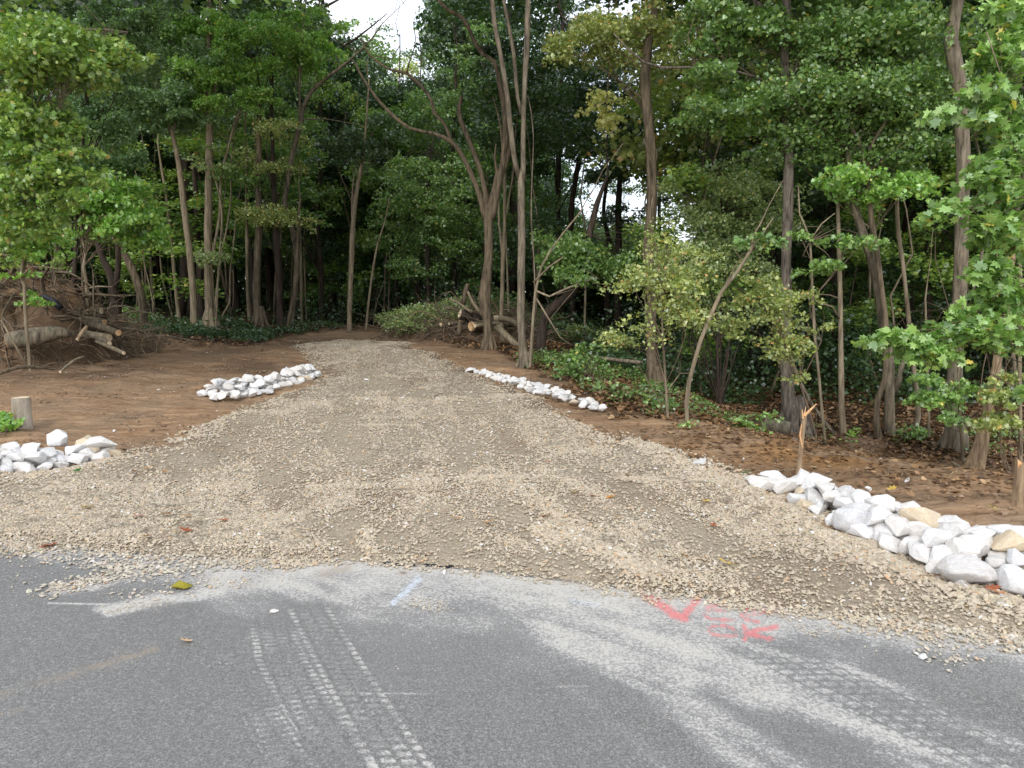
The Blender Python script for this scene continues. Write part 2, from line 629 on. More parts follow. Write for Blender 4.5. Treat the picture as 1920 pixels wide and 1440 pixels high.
# ------------------------------------------------------------------ foliage
GAIN = np.array([2.45, 2.2, 1.75])
KITE = np.array([(0, 0), (.42, .42), (0, 1), (-.42, .42)], float)
LOBE = np.array([(0, 0), (.30, .02), (.56, .30), (.26, .42), (.30, .74), (0, 1.0), (-.30, .74), (-.26, .42), (-.56, .30), (-.30, .02)], float)
MAPLE = np.array([(0, 0), (.32, -.12), (.26, .10), (.66, .20), (.44, .40), (.58, .70), (.40, .66), (.24, .60), (.12, .82), (0, 1.05),
                  (-.12, .82), (-.24, .60), (-.40, .66), (-.58, .70), (-.44, .40), (-.66, .20), (-.26, .10), (-.32, -.12)], float)

PAL = {
    'green': [((0.075, 0.145, 0.042), 5), ((0.05, 0.105, 0.033), 4), ((0.12, 0.19, 0.06), 2), ((0.2, 0.2, 0.05), .15)],
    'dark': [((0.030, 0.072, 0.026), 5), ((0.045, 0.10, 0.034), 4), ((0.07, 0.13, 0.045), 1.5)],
    'blue': [((0.075, 0.145, 0.07), 5), ((0.11, 0.19, 0.095), 3), ((0.05, 0.10, 0.045), 3)],
    'yellow': [((0.100, 0.175, 0.040), 5), ((0.145, 0.215, 0.055), 3), ((0.065, 0.13, 0.035), 3), ((0.22, 0.19, 0.06), .2), ((0.25, 0.13, 0.05), .03)],
    'bright': [((0.11, 0.225, 0.05), 5), ((0.16, 0.265, 0.075), 3), ((0.075, 0.165, 0.045), 2), ((0.28, 0.28, 0.08), .2)],
    'near': [((0.105, 0.195, 0.06), 5), ((0.15, 0.245, 0.09), 3), ((0.07, 0.14, 0.045), 3), ((0.33, 0.30, 0.09), .2)],
    'grey': [((0.13, 0.19, 0.10), 4), ((0.19, 0.25, 0.13), 3), ((0.09, 0.14, 0.06), 3), ((0.26, 0.26, 0.12), .5)],
    'olive': [((0.14, 0.19, 0.065), 5), ((0.21, 0.25, 0.10), 3), ((0.09, 0.13, 0.05), 3), ((0.30, 0.20, 0.09), .35)],
    'pale': [((0.34, 0.38, 0.20), 4), ((0.42, 0.43, 0.26), 3), ((0.22, 0.28, 0.12), 2)],
    'litter': [((0.075, 0.045, 0.027), 5), ((0.045, 0.028, 0.018), 5), ((0.12, 0.078, 0.048), 3), ((0.17, 0.125, 0.085), .6), ((0.11, 0.06, 0.03), .25)],
}

def leaf_mesh(name, pos, size, pal, shape=KITE, up=0.75, seed=0, mat=None, off=(0, 0, 0), curl=0.25):
    """one polygon per leaf; pos (n,3)"""
    g = np.random.default_rng(seed)
    n = len(pos)
    k = len(shape)
    nrm = g.normal(size=(n, 3)) * (1 - up)
    nrm[:, 2] += up
    nrm /= np.linalg.norm(nrm, axis=1, keepdims=True)
    yaw = g.random(n) * 2 * math.pi
    t = np.stack([np.cos(yaw), np.sin(yaw), np.zeros(n)], 1)
    t = t - nrm * (t * nrm).sum(1, keepdims=True)
    t /= (np.linalg.norm(t, axis=1, keepdims=True) + 1e-9)
    s = np.cross(nrm, t)
    sz = size * (0.5 + 0.9 * g.random(n))
    sh = shape - np.array([0, 0.45])
    droop = -(np.abs(sh[:, 0]) ** 2 + sh[:, 1] ** 2) * curl
    V = (pos[:, None] + s[:, None] * (sh[None, :, 0, None] * sz[:, None, None]) + t[:, None] * (sh[None, :, 1, None] * sz[:, None, None])
         + nrm[:, None] * (droop[None, :, None] * sz[:, None, None]))
    cols = np.array([c for c, w in PAL[pal]])
    w = np.array([w for c, w in PAL[pal]], float)
    idx = g.choice(len(cols), n, p=w / w.sum())
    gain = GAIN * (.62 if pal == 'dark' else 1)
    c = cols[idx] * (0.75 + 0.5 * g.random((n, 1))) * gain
    C = np.repeat(c, k, 0)
    V = V.reshape(-1, 3) - np.asarray(off, float)
    return raw_mesh(name, V, np.arange(n * k), k, mat or M['leaf'], False, col=C)

def plates(clumps, leaf, g, cover=1.1, tight=1.0):
    """clumps: (centre, (rx,ry,rz), n, plate radius); returns leaf positions and plate centres"""
    P = []
    cents = []
    for c, r, n, pr in clumps:
        c = np.asarray(c, float)
        for i in range(n):
            q = g.normal(size=3)
            q /= np.linalg.norm(q)
            q *= g.random() ** 0.45
            pc = c + q * np.asarray(r) * np.array([1.22, 1.22, 1.12])
            rad = pr * (0.6 + 0.7 * g.random())
            m = max(6, int(cover * math.pi * rad * rad * tight / (leaf * leaf * 0.45)))
            rr = rad * np.sqrt(g.random(m))
            th = g.random(m) * 2 * math.pi
            el = 0.6 + 0.4 * g.random()
            rot = g.random() * math.pi
            x, y = rr * np.cos(th), rr * np.sin(th) * el
            x, y = x * math.cos(rot) - y * math.sin(rot), x * math.sin(rot) + y * math.cos(rot)
            tx, ty = g.normal(0, 0.18, 2)
            z = g.normal(0, 0.07, m) * (rad / 0.45) - 0.28 * (rr ** 2) / rad + x * tx + y * ty
            P.append(np.stack([pc[0] + x, pc[1] + y, pc[2] + z], 1))
            cents.append((pc, rad))
    return np.concatenate(P), cents

def pxclump(px, py, rx, ry, D, n, pr=0.42, dep=None):
    c = at(px, py, D)
    k = D / F
    return (c, (rx * k, (dep if dep else 0.8 * rx * k), ry * k), n, pr)

# ================================================================== GROUND
DRIVE_PX = [(-330, 985), (0, 888), (120, 880), (235, 852), (290, 842), (340, 828), (372, 800), (420, 788), (470, 768), (520, 745), (575, 728), (604, 704),
            (596, 686), (575, 668), (552, 650), (600, 643), (700, 640), (765, 645), (800, 662), (850, 684), (905, 712), (960, 735), (1010, 755),
            (1100, 805), (1200, 835), (1300, 868), (1430, 915), (1500, 960), (1580, 1005), (1680, 1055), (1780, 1100), (1950, 1152)]
DRIVE = [tuple(hit(*p)[:2]) for p in DRIVE_PX]
# close the polygon along the road edge, 4 cm over the asphalt
_tail = []
for x in np.linspace(DRIVE[-1][0] + 0.3, DRIVE[0][0], 30):
    _tail.append((x, float(edge(x)) + 0.0))
DRIVE = DRIVE + _tail

LIT_PX = [(-300, 590), (0, 590), (200, 622), (350, 648), (450, 652), (520, 636), (600, 618), (760, 616), (850, 648), (930, 662), (985, 692),
          (1060, 722), (1160, 772), (1290, 797), (1450, 820), (1600, 836), (1750, 862), (1920, 880), (2300, 905)]
_lh = [hit(*p) for p in LIT_PX]
_laz = np.array([p[0] / p[1] for p in _lh])
_ly = np.array([p[1] for p in _lh])

def litter_mask(X, Y):
    az = X / np.maximum(Y, 0.5)
    yb = np.interp(az, _laz, _ly)
    yb = np.where(Y < 1, 1e6, yb)
    j = (fbm(X * 1.4, Y * 1.4, 4, 21) - 0.5) * 2.6
    return sst(Y - yb + j, -0.5, 0.9)

def fan(us, ys):
    w = np.maximum(ys + 3.0, 5.5)
    X = us[None, :] * w[:, None]
    Y = np.repeat(ys[:, None], len(us), 1)
    return X, Y

def grid_mesh(name, X, Y, Z, mat, keep=None, smooth=True, fattr=None):
    r, c = X.shape
    i = np.arange(r - 1)[:, None] * c
    j = np.arange(c - 1)[None]
    Q = np.stack([i + j, i + j + 1, i + c + j + 1, i + c + j], -1).reshape(-1, 4)
    V = np.stack([X.ravel(), Y.ravel(), Z.ravel()], 1)
    fa = {k: v.ravel() for k, v in (fattr or {}).items()}
    if keep is not None:
        kv = keep.ravel()
        Q = Q[kv[Q].any(1)]
        used = np.unique(Q)
        remap = np.zeros(len(V), int)
        remap[used] = np.arange(len(used))
        Q = remap[Q]
        V = V[used]
        fa = {k: v[used] for k, v in fa.items()}
    return raw_mesh(name, V, Q, 4, mat, smooth, fattr=fa)

ys = np.concatenate([[-40, -25, -15, -9, -5, -2, 0, 1.5], 2.4 * np.exp(np.linspace(0, math.log(45 / 2.4), 620)), np.geomspace(50, 420, 24)])
us = np.concatenate([-np.geomspace(9, 0.95, 24), np.linspace(-0.88, 0.88, 560), np.geomspace(0.95, 9, 24)])
GX, GY = fan(us, ys)
GX = GX + 0
sd = poly_sd(GX, GY, DRIVE)
lit = litter_mask(GX, GY)
GZ = height(GX, GY)
near = sst(GY, 1, 3) * (1 - sst(GY, 40, 60))
# lumps and the scraped furrows of freshly graded soil
fur = (fbm(GX * 0.8 + GY * 0.5, GY * 5.2 - GX * 0.7, 3, 31) - 0.5) * 0.10
lum = (fbm(GX * 7, GY * 7, 4, 33) - 0.5) * 0.075 + (1 - lit) * (fbm(GX * 13 + 3, GY * 13, 3, 36) - 0.5) * 0.045
GZ = GZ + near * (fur * (1 - lit) + lum * (0.55 + 0.5 * lit)) * sst(GY - edge(GX), 0.0, 0.5)
road_in = sst(edge(GX) - GY, -0.15, 0.1)
GZ = GZ - 0.10 * road_in - 0.05 * sst(sd, 0.05, 0.5)
oc = hit(1540, 848)
och = np.exp(-(((GX - oc[0]) / 0.9) ** 2 + ((GY - oc[1]) / 0.7) ** 2)) * 0.8 * sst(fbm(GX * 3, GY * 3, 3, 44), 0.35, 0.6)
oc = hit(1800, 930)
damp = np.zeros_like(GX)
for px, py, rx, ry, a in [(480, 690, 1.6, 1.6, .8), (620, 640, 3.5, 1.5, .8), (100, 700, 3.0, 1.3, .7), (300, 660, 2.5, 1.2, .5), (1560, 900, 1.2, .4, .5),
                          (820, 650, 1.6, 2.2, .5), (1100, 745, .8, 1.2, .5), (1780, 915, 1.4, .35, .6)]:
    q = hit(px, py)
    damp = np.maximum(damp, a * np.exp(-(((GX - q[0]) / rx) ** 2 + ((GY - q[1]) / ry) ** 2)))
damp = damp * sst(fbm(GX * 1.7, GY * 3.5, 4, 51), 0.25, 0.6)
g_o = link('ground', grid_mesh('ground', GX, GY, GZ, M['ground'], fattr={'litter': lit, 'ochre': och, 'damp': damp}))
tag(g_o, kind='structure')

# ------------------------------------------------------------------ gravel driveway
yd = 2.9 * np.exp(np.linspace(0, math.log(24 / 2.9), 520))
ud = np.linspace(-0.95, 0.62, 560)
DX, DY = fan(ud, yd)
sdd = poly_sd(DX, DY, DRIVE) + (fbm(DX * 3, DY * 3, 4, 61) - 0.5) * 0.5 * np.clip((DY - edge(DX)) / 0.6, 0.18, 1)

def bare_mask(X, Y):
    """1 where tyres have packed the stone into fines"""
    s = fbm((X + 0.25 * Y) * 2.3, Y * 0.55, 4, 71)
    a = sst(s, 0.50, 0.64) * 0.8
    px, py = proj(X, Y, height(X, Y))
    for L, w, k in [([(560, 1000), (760, 1010), (900, 990), (1000, 960)], 42, 1.0), ([(700, 1030), (900, 1045), (1100, 1070)], 26, .9),
                    ([(880, 850), (840, 930), (940, 980), (1010, 1000)], 40, .8),
                    ([(1180, 930), (1300, 1010), (1420, 1080), (1560, 1115)], 46, 1.0), ([(1120, 900), (1230, 980), (1330, 1060)], 30, .8),
                    ([(480, 930), (620, 900), (760, 820)], 26, .6), ([(600, 985), (720, 960)], 20, .8),
                    ([(1500, 1010), (1640, 1075)], 20, .5)]:
        d = line_d(px, py, L)
        a = np.maximum(a, k * np.exp(-(d / w) ** 2) * (0.55 + 0.9 * fbm(X * 5, Y * 5, 3, 73)))
    for L, w in [([(690, 1000), (694, 1045)], 10), ([(1010, 1000), (1040, 1030)], 15), ([(1110, 1035), (1210, 1090)], 16),
                 ([(900, 900), (1000, 950), (1060, 1000), (1150, 1080)], 18), ([(1020, 880), (1160, 960), (1260, 1050)], 14),
                 ([(0, 960), (300, 985), (560, 1000)], 45), ([(700, 830), (800, 1000)], 20), ([(1000, 820), (1330, 930), (1700, 1080)], 24)]:
        d = line_d(px, py, L)
        a = a * (1 - 0.9 * np.exp(-(d / w) ** 2))
    return np.clip(a, 0, 1)

bare = bare_mask(DX, DY)
soil = sst(-sdd, -0.5, 0.0) * sst(DY, 6, 8) + 0.5 * sst(fbm(DX * 1.2, DY * 1.0, 3, 77), 0.55, 0.75)
DZ = height(DX, DY) + np.clip(sdd * 0.28, -0.06, 0.030) + (fbm(DX * 9, DY * 9, 4, 63) - 0.5) * 0.03 * (1 - 0.6 * bare) + (fbm(DX * 1.3, DY * 0.8, 3, 64) - 0.5) * 0.05 * sst(DY - edge(DX), 0.3, 1.5)
DZ = DZ + 0.012 * (1 - bare) * sst(sdd, 0, 0.2)
d_o = link('gravel_driveway', grid_mesh('gravel_driveway', DX, DY, DZ, M['gravel'], keep=sdd > -0.08, fattr={'bare': bare, 'soil': np.clip(soil, 0, 1)}))
tag(d_o, kind='structure')

# ------------------------------------------------------------------ road
rx_ = np.concatenate([-np.geomspace(120, 4.7, 26), np.linspace(-4.5, 4.0, 900), np.geomspace(4.2, 120, 26)])
rv = np.concatenate([np.linspace(-0.04, 3.3, 380), np.array([3.5, 4.2, 5.5, 7.5])])
RX = np.repeat(rx_[None], len(rv), 0)
je = (fbm(rx_ * 6, rx_ * 0 + 3, 3, 81) - 0.5) * 0.05
RY = edge(RX) + je[None] * np.exp(-rv / 0.1)[:, None] - rv[:, None]
RZ = 0.004 + (fbm(RX * 1.2, RY * 1.2, 2, 83) - 0.5) * 0.006
px, py = proj(RX, RY, RZ)
de = (edge(RX) - RY)
n_a = fbm(RX * 2.2, RY * 2.2, 4, 85)
n_b = fbm(RX * 1.1 - RY * 1.4, RY * 8 + RX * 6.0, 4, 86)
dust = 0.95 * np.exp(-(de / 0.22) ** 1.3) * sst(px, -200, 500) + 0.24 + 0.14 * sst(px, 500, 900) * (1 - sst(py, 1150, 1350))
STROKES = [  # px polyline, width px, strength: lime dust and the dirty tyre lanes swept off the drive
    ([(430, 1075), (620, 1085), (900, 1110), (1150, 1140)], 48, .70),
    ([(700, 1090), (900, 1130), (1120, 1190), (1300, 1240)], 50, .62),
    ([(950, 1110), (1100, 1160), (1260, 1215), (1420, 1290), (1640, 1380), (1800, 1440)], 38, .66),
    ([(1000, 1200), (1110, 1230), (1230, 1300), (1330, 1380), (1420, 1440)], 26, .48),
    ([(1130, 1110), (1300, 1150), (1450, 1180)], 36, .62),
    ([(1450, 1190), (1570, 1240), (1700, 1310), (1830, 1370), (1960, 1430)], 20, .56),
    ([(1330, 1250), (1500, 1290), (1700, 1350), (1940, 1440)], 34, .42),
    ([(1560, 1150), (1700, 1172), (1850, 1205), (2000, 1250)], 20, .95),
    ([(560, 1100), (800, 1150), (1000, 1180)], 60, .38),
    ([(820, 1120), (1000, 1180), (1180, 1250), (1320, 1330), (1500, 1440)], 26, .50), ([(1050, 1130), (1250, 1200), (1450, 1270), (1700, 1360), (1900, 1440)], 26, .58),
    ([(1180, 1170), (1400, 1240), (1600, 1330), (1780, 1440)], 22, .55), ([(1340, 1180), (1560, 1260), (1760, 1340), (1960, 1420)], 22, .52), ([(1000, 1250), (1130, 1330), (1240, 1440)], 16, .34),
    ([(420, 1120), (600, 1130), (760, 1160)], 44, .42), ([(0, 1022), (60, 1030), (200, 1030)], 12, .95), ([(60, 1040), (160, 1060), (260, 1052)], 14, .6),
    ([(200, 1148), (300, 1122), (420, 1110)], 14, .9), ([(180, 1142), (250, 1135)], 9, .6),
    ([(100, 1108), (180, 1098), (220, 1085)], 12, .75), ([(210, 1075), (400, 1085)], 22, .55), ([(330, 1100), (520, 1095)], 26, .55),
    ([(395, 1062), (470, 1050)], 9, .9), ([(320, 1045), (345, 1040)], 8, .9),
    ([(90, 1131), (210, 1133)], 2, .8), ([(640, 1299), (800, 1301)], 1.6, .7), ([(1040, 1288), (1100, 1286)], 1.6, .7), ([(1245, 1286), (1300, 1282)], 1.6, .8),
    ([(780, 1125), (820, 1148)], 13, .9), ([(1630, 1165), (1640, 1200)], 17, .75), ([(1710, 1210), (1760, 1225), (1820, 1246)], 14, .85), ([(1500, 1180), (1560, 1190)], 12, .6)]
for L, w, k in STROKES:
    d = line_d(px, py, L)
    f = k * np.exp(-(d / (w * (1.3 if w > 15 else 1.0))) ** 2)
    if w > 10:
        f = f * (0.42 + 0.65 * n_a + 1.1 * (n_b - 0.42))
    dust = np.maximum(dust, 1.2 * f) + 0.15 * np.minimum(dust, f)
dust = dust * (0.62 + 0.76 * fbm(RX * 5.5, RY * 5.5, 4, 87))
# tyre tread printed in dust
def tread(L, halfw, k, y0, pitch=0.045, lug=0.062):
    """L: world polyline of the lane centre; returns tread print strength"""
    W = [flat(*p) for p in L]
    best = np.full(RX.shape, 1e9)
    uu = np.zeros(RX.shape)
    ss = np.zeros(RX.shape)
    acc = 0
    for (ax, ay), (bx, by) in zip(W[:-1], W[1:]):
        ex, ey = bx - ax, by - ay
        ln = math.hypot(ex, ey)
        t = np.clip(((RX - ax) * ex + (RY - ay) * ey) / (ln * ln), 0, 1)
        dx, dy = RX - ax - t * ex, RY - ay - t * ey
        d = np.hypot(dx, dy)
        sgn = np.sign(dx * ey - dy * ex)
        m = d < best
        best = np.where(m, d, best)
        uu = np.where(m, d * sgn, uu)
        ss = np.where(m, acc + t * ln, ss)
        acc += ln
    col_ = np.floor(uu / lug)
    gx = np.abs((uu / lug) % 1 - 0.5) * 2
    gy = np.abs(((ss + 0.35 * uu + col_ * 0.017 + 0.03 * (n_a - .5)) / pitch) % 1 - 0.5) * 2
    blk = (1 - sst(gx, 0.66, 0.98)) * (1 - sst(gy, 0.5, 0.95))
    fade = (1 - sst(np.abs(uu), halfw * 0.88, halfw)) * sst(py, y0, y0 + 70)
    edge_gain = 0.75 + 0.45 * sst(np.abs(uu), halfw * 0.5, halfw * 0.9)
    return k * blk * fade * edge_gain * (.6 + .8 * fbm(RX * 3.1, RY * 3.1, 3, 90)), (1 - blk) * fade
for L, hw, k, y0, pt in [([(560, 1110), (610, 1200), (668, 1300), (760, 1450)], .105, .72, 1100, .05), ([(500, 1130), (524, 1230), (575, 1330), (650, 1450)], .11, .60, 1130, .042),
                     ([(430, 1190), (452, 1260), (500, 1350), (560, 1450)], .08, .50, 1180, .042),
                     ([(1330, 1170), (1500, 1250), (1700, 1345), (1900, 1440)], .16, .55, 1180, .06)]:
    f, gap = tread(L, hw, k, y0, pt)
    f = f * (0.55 + 0.9 * fbm(RX * 9, RY * 9, 3, 88))
    dust = np.maximum(dust * (1 - 0.5 * gap * (k > .25)), f)
dust = np.clip(np.where(dust > .7, .7 + (dust - .7) * .45, dust), 0, .92)
tan = np.zeros_like(RX)
for L, w, k in [([(-20, 1310), (80, 1280), (180, 1250), (290, 1215)], 13, .62), ([(-40, 1350), (40, 1330)], 9, .5), ([(600, 1080), (650, 1066)], 15, .8),
                ([(360, 1080), (480, 1100)], 16, .5), ([(520, 1045), (900, 1062), (1100, 1095)], 10, .6)]:
    tan = np.maximum(tan, k * np.exp(-(line_d(px, py, L) / w) ** 2) * (0.5 + fbm(RX * 14, RY * 14, 3, 89)))
chalk = np.zeros_like(RX)
for L, w, k in [([(738, 1130), (762, 1108), (785, 1085)], 9, .95), ([(1075, 1128), (1122, 1134)], 9, .6), ([(395, 1056), (470, 1052)], 8, .7), ([(320, 1046), (350, 1036)], 7, .7),
                ([(120, 1048), (135, 1050)], 8, .6), ([(20, 1020), (110, 1018)], 5, .6), ([(640, 1060), (650, 1050)], 7, .5)]:
    chalk = np.maximum(chalk, k * np.exp(-(line_d(px, py, L) / w) ** 2.0))
red = np.zeros_like(RX)
def q(x, y):
    return (1180 + x / 6, 1080 + y / 6)
for L, w, k in [([q(180, 230), q(300, 290), q(420, 370), q(520, 440), q(620, 470)], 8.5, 1.25), ([q(600, 465), q(670, 380), q(760, 270)], 8, 1.2),
                ([q(1150, 320), q(980, 325), q(870, 360), q(840, 430), q(900, 475), q(1060, 495), q(1180, 490)], 4.0, .72), ([q(860, 400), q(960, 385), q(1080, 395)], 4, .72),
                ([q(1310, 370), q(1480, 390), q(1650, 395)], 4.0, .75), ([q(1330, 390), q(1250, 450), q(1330, 490), q(1450, 520)], 4.5, .72), ([q(1300, 440), q(1440, 430), q(1520, 410)], 4, .7),
                ([q(1180, 600), q(1080, 560), q(960, 560), q(890, 605), q(960, 665), q(1120, 680), q(1200, 660), q(1180, 600)], 4.2, .80),
                ([q(1280, 560), q(1310, 620), q(1300, 715)], 5, .85), ([q(1660, 560), q(1580, 590), q(1450, 605), q(1340, 640)], 5, .85), ([q(1320, 640), q(1440, 670), q(1600, 710)], 5, .9)]:
    red = np.maximum(red, min(1.0, k * 1.05) * np.exp(-(line_d(px, py, L) / (w * 1.35)) ** 2.0))
red = red * (0.62 + 0.9 * fbm(RX * 22, RY * 22, 3, 97))
r_o = link('road', grid_mesh('road', RX, RY, RZ, M['asphalt'], fattr={'dust': dust, 'tan': tan, 'chalk': chalk, 'red': red}))
tag(r_o, kind='structure')

# ------------------------------------------------------------------ loose gravel stones (beyond counting)
PHI = (1 + 5 ** .5) / 2
ICO = np.array([(-1, PHI, 0), (1, PHI, 0), (-1, -PHI, 0), (1, -PHI, 0), (0, -1, PHI), (0, 1, PHI), (0, -1, -PHI), (0, 1, -PHI), (PHI, 0, -1), (PHI, 0, 1), (-PHI, 0, -1), (-PHI, 0, 1)], float)
ICO /= np.linalg.norm(ICO[0])
IF = np.array([(0, 11, 5), (0, 5, 1), (0, 1, 7), (0, 7, 10), (0, 10, 11), (1, 5, 9), (5, 11, 4), (11, 10, 2), (10, 7, 6), (7, 1, 8), (3, 9, 4), (3, 4, 2), (3, 2, 6), (3, 6, 8), (3, 8, 9), (4, 9, 5), (2, 4, 11), (6, 2, 10), (8, 6, 7), (9, 8, 1)])

def stones(name, X, Y, Z, S, mat, cols, seed):
    g = np.random.default_rng(seed)
    n = len(X)
    V = ICO[None] * (0.55 + 0.7 * g.random((n, 12, 1)))
    sc = np.stack([0.8 + 0.6 * g.random(n), 0.6 + 0.4 * g.random(n), 0.34 + 0.28 * g.random(n)], 1)
    V = V * sc[:, None] * S[:, None, None] * 0.5
    a = g.random(n) * 6.283
    b = g.normal(0, 0.35, n)
    ca, sa, cb, sb = np.cos(a), np.sin(a), np.cos(b), np.sin(b)
    x, y, z = V[..., 0], V[..., 1], V[..., 2]
    x, z = x * cb[:, None] - z * sb[:, None], x * sb[:, None] + z * cb[:, None]
    x, y = x * ca[:, None] - y * sa[:, None], x * sa[:, None] + y * ca[:, None]
    V = np.stack([x + X[:, None], y + Y[:, None], z + Z[:, None]], -1).reshape(-1, 3)
    Fc = (IF[None] + (np.arange(n) * 12)[:, None, None]).reshape(-1, 3)
    return raw_mesh(name, V, Fc, 3, mat, False, col=np.repeat(cols, 12, 0))

def stone_cols(n, g, base=(0.52, 0.445, 0.34), v=0.34):
    c = np.array(base)[None] * (1 - v / 2 + v * g.random((n, 1)))
    c = c * (1 + 0.018 * g.normal(size=(n, 3)))
    k = g.random(n)
    c[k < .05] *= 0.72
    c[k > .975] = (0.72, 0.70, 0.68)
    c[(k > .05) & (k < .09)] *= np.array([1.05, .85, .68])
    return np.clip(c, 0.02, 0.8)

g = np.random.default_rng(3)
SX, SY = [], []
def scatter(n, x0, x1, y0, y1):
    return g.random(n) * (x1 - x0) + x0, g.random(n) * (y1 - y0) + y0
allS = []
for (n, y0, y1, s0, s1, pk) in [(290000, 3.2, 6.2, .008, .030, 1.0), (150000, 6.0, 10.5, .013, .036, 1.0), (120000, 10, 20.5, .018, .042, .8)]:
    X, Y = scatter(n, -7, 3.5, y0, y1)
    m = poly_sd(X, Y, DRIVE) + (fbm(X * 3, Y * 3, 4, 61) - 0.5) * 0.4 + 0.05
    b = bare_mask(X, Y)
    p = sst(m, -0.12, 0.1) * (1 - 0.90 * b) * pk * (0.40 + 0.9 * sst(fbm((X + .25 * Y) * 3.5, Y * 1.1, 3, 91), .35, .6))
    k = g.random(n) < p
    X, Y = X[k], Y[k]
    S = s0 + (s1 - s0) * g.random(len(X)) ** 2.2
    allS.append((X, Y, S))
X = np.concatenate([a[0] for a in allS])
Y = np.concatenate([a[1] for a in allS])
S = np.concatenate([a[2] for a in allS])
# coarse loose windrows along both edges and swept ridges
def along(L, n, w, s0, s1):
    W = np.array([hit(*p)[:2] for p in L])
    seg = g.integers(0, len(W) - 1, n)
    t = g.random(n)[:, None]
    P = W[seg] * (1 - t) + W[seg + 1] * t + g.normal(0, w, (n, 2))
    return P[:, 0], P[:, 1], s0 + (s1 - s0) * g.random(n) ** 1.4
for args in [([(1300, 872), (1430, 925), (1560, 1000), (1700, 1070), (1900, 1150)], 4200, .14, .02, .055), ([(1110, 1035), (1180, 1065), (1215, 1090)], 500, .06, .02, .045),
             ([(690, 1000), (694, 1046)], 160, .03, .02, .04), ([(900, 900), (1000, 950), (1060, 1000), (1100, 1030)], 700, .08, .02, .045),
             ([(330, 835), (380, 800), (500, 758)], 500, .10, .025, .05), ([(1010, 1000), (1040, 1030)], 250, .05, .02, .045),
             ([(0, 905), (120, 890), (240, 860)], 900, .14, .02, .05), ([(1100, 812), (1200, 838), (1300, 870)], 700, .10, .02, .05)]:
    x, y, s = along(*args)
    X = np.concatenate([X, x]); Y = np.concatenate([Y, y]); S = np.concatenate([S, s])
H = height(X, Y)
sdp = poly_sd(X, Y, DRIVE) + (fbm(X * 3, Y * 3, 4, 61) - 0.5) * 0.5 * np.clip((Y - edge(X)) / 0.6, 0.18, 1)
Z = H + np.clip(sdp * 0.28, -0.0, 0.030) + (fbm(X * 1.3, Y * 0.8, 3, 64) - 0.5) * 0.05 * sst(Y - edge(X), 0.3, 1.5) + 0.012 + S * 0.08 * g.random(len(X))
gs = link('gravel', stones('gravel', X, Y, Z, S, M['stone'], stone_cols(len(X), g), 5))
tag(gs, kind='stuff')

# stones kicked onto the asphalt
def spill(L, n, w, s0, s1):
    W = np.array([flat(*p) for p in L])
    seg = g.integers(0, len(W) - 1, n)
    t = g.random(n)[:, None]
    P = W[seg] * (1 - t) + W[seg + 1] * t + g.normal(0, 1, (n, 2)) * np.array([w * 1.6, w])
    return P[:, 0], P[:, 1], s0 + (s1 - s0) * g.random(n) ** 2
xs, ysp, ss_ = [], [], []
for a in [([(0, 1005), (300, 1030), (480, 1040)], 900, .09, .012, .04), ([(100, 1108), (150, 1095), (215, 1080)], 380, .05, .008, .038), ([(200, 1060), (300, 1075), (400, 1062)], 420, .06, .01, .042),
          ([(60, 1045), (250, 1055)], 300, .08, .01, .035), ([(230, 1125), (330, 1105), (480, 1090)], 160, .06, .008, .03), ([(200, 1150), (320, 1130)], 120, .03, .006, .014),
          ([(480, 1044), (700, 1056), (1000, 1086), (1300, 1124), (1600, 1160)], 500, .03, .008, .03), ([(785, 1130), (825, 1145)], 110, .035, .006, .022),
          ([(1630, 1150), (1642, 1195)], 90, .035, .008, .03), ([(1710, 1200), (1800, 1245)], 120, .05, .008, .03), ([(1500, 1178), (1560, 1195)], 50, .04, .008, .02),
          ([(1640, 1160), (1780, 1180), (1930, 1215)], 500, .05, .01, .035), ([(100, 1150), (900, 1200), (1700, 1300)], 160, .35, .004, .010), ([(0, 1080), (120, 1120)], 80, .12, .006, .014)]:
    x, y, s = spill(*a)
    xs.append(x); ysp.append(y); ss_.append(s)
X = np.concatenate(xs); Y = np.concatenate(ysp); S = np.concatenate(ss_)
k = Y < edge(X) + 0.1
X, Y, S = X[k], Y[k], S[k]
gs2 = link('spilled_gravel', stones('spilled_gravel', X, Y, 0.006 + S * 0.18, S, M['stone'], stone_cols(len(X), g, (0.52, 0.475, 0.40)), 6))
tag(gs2, kind='stuff')

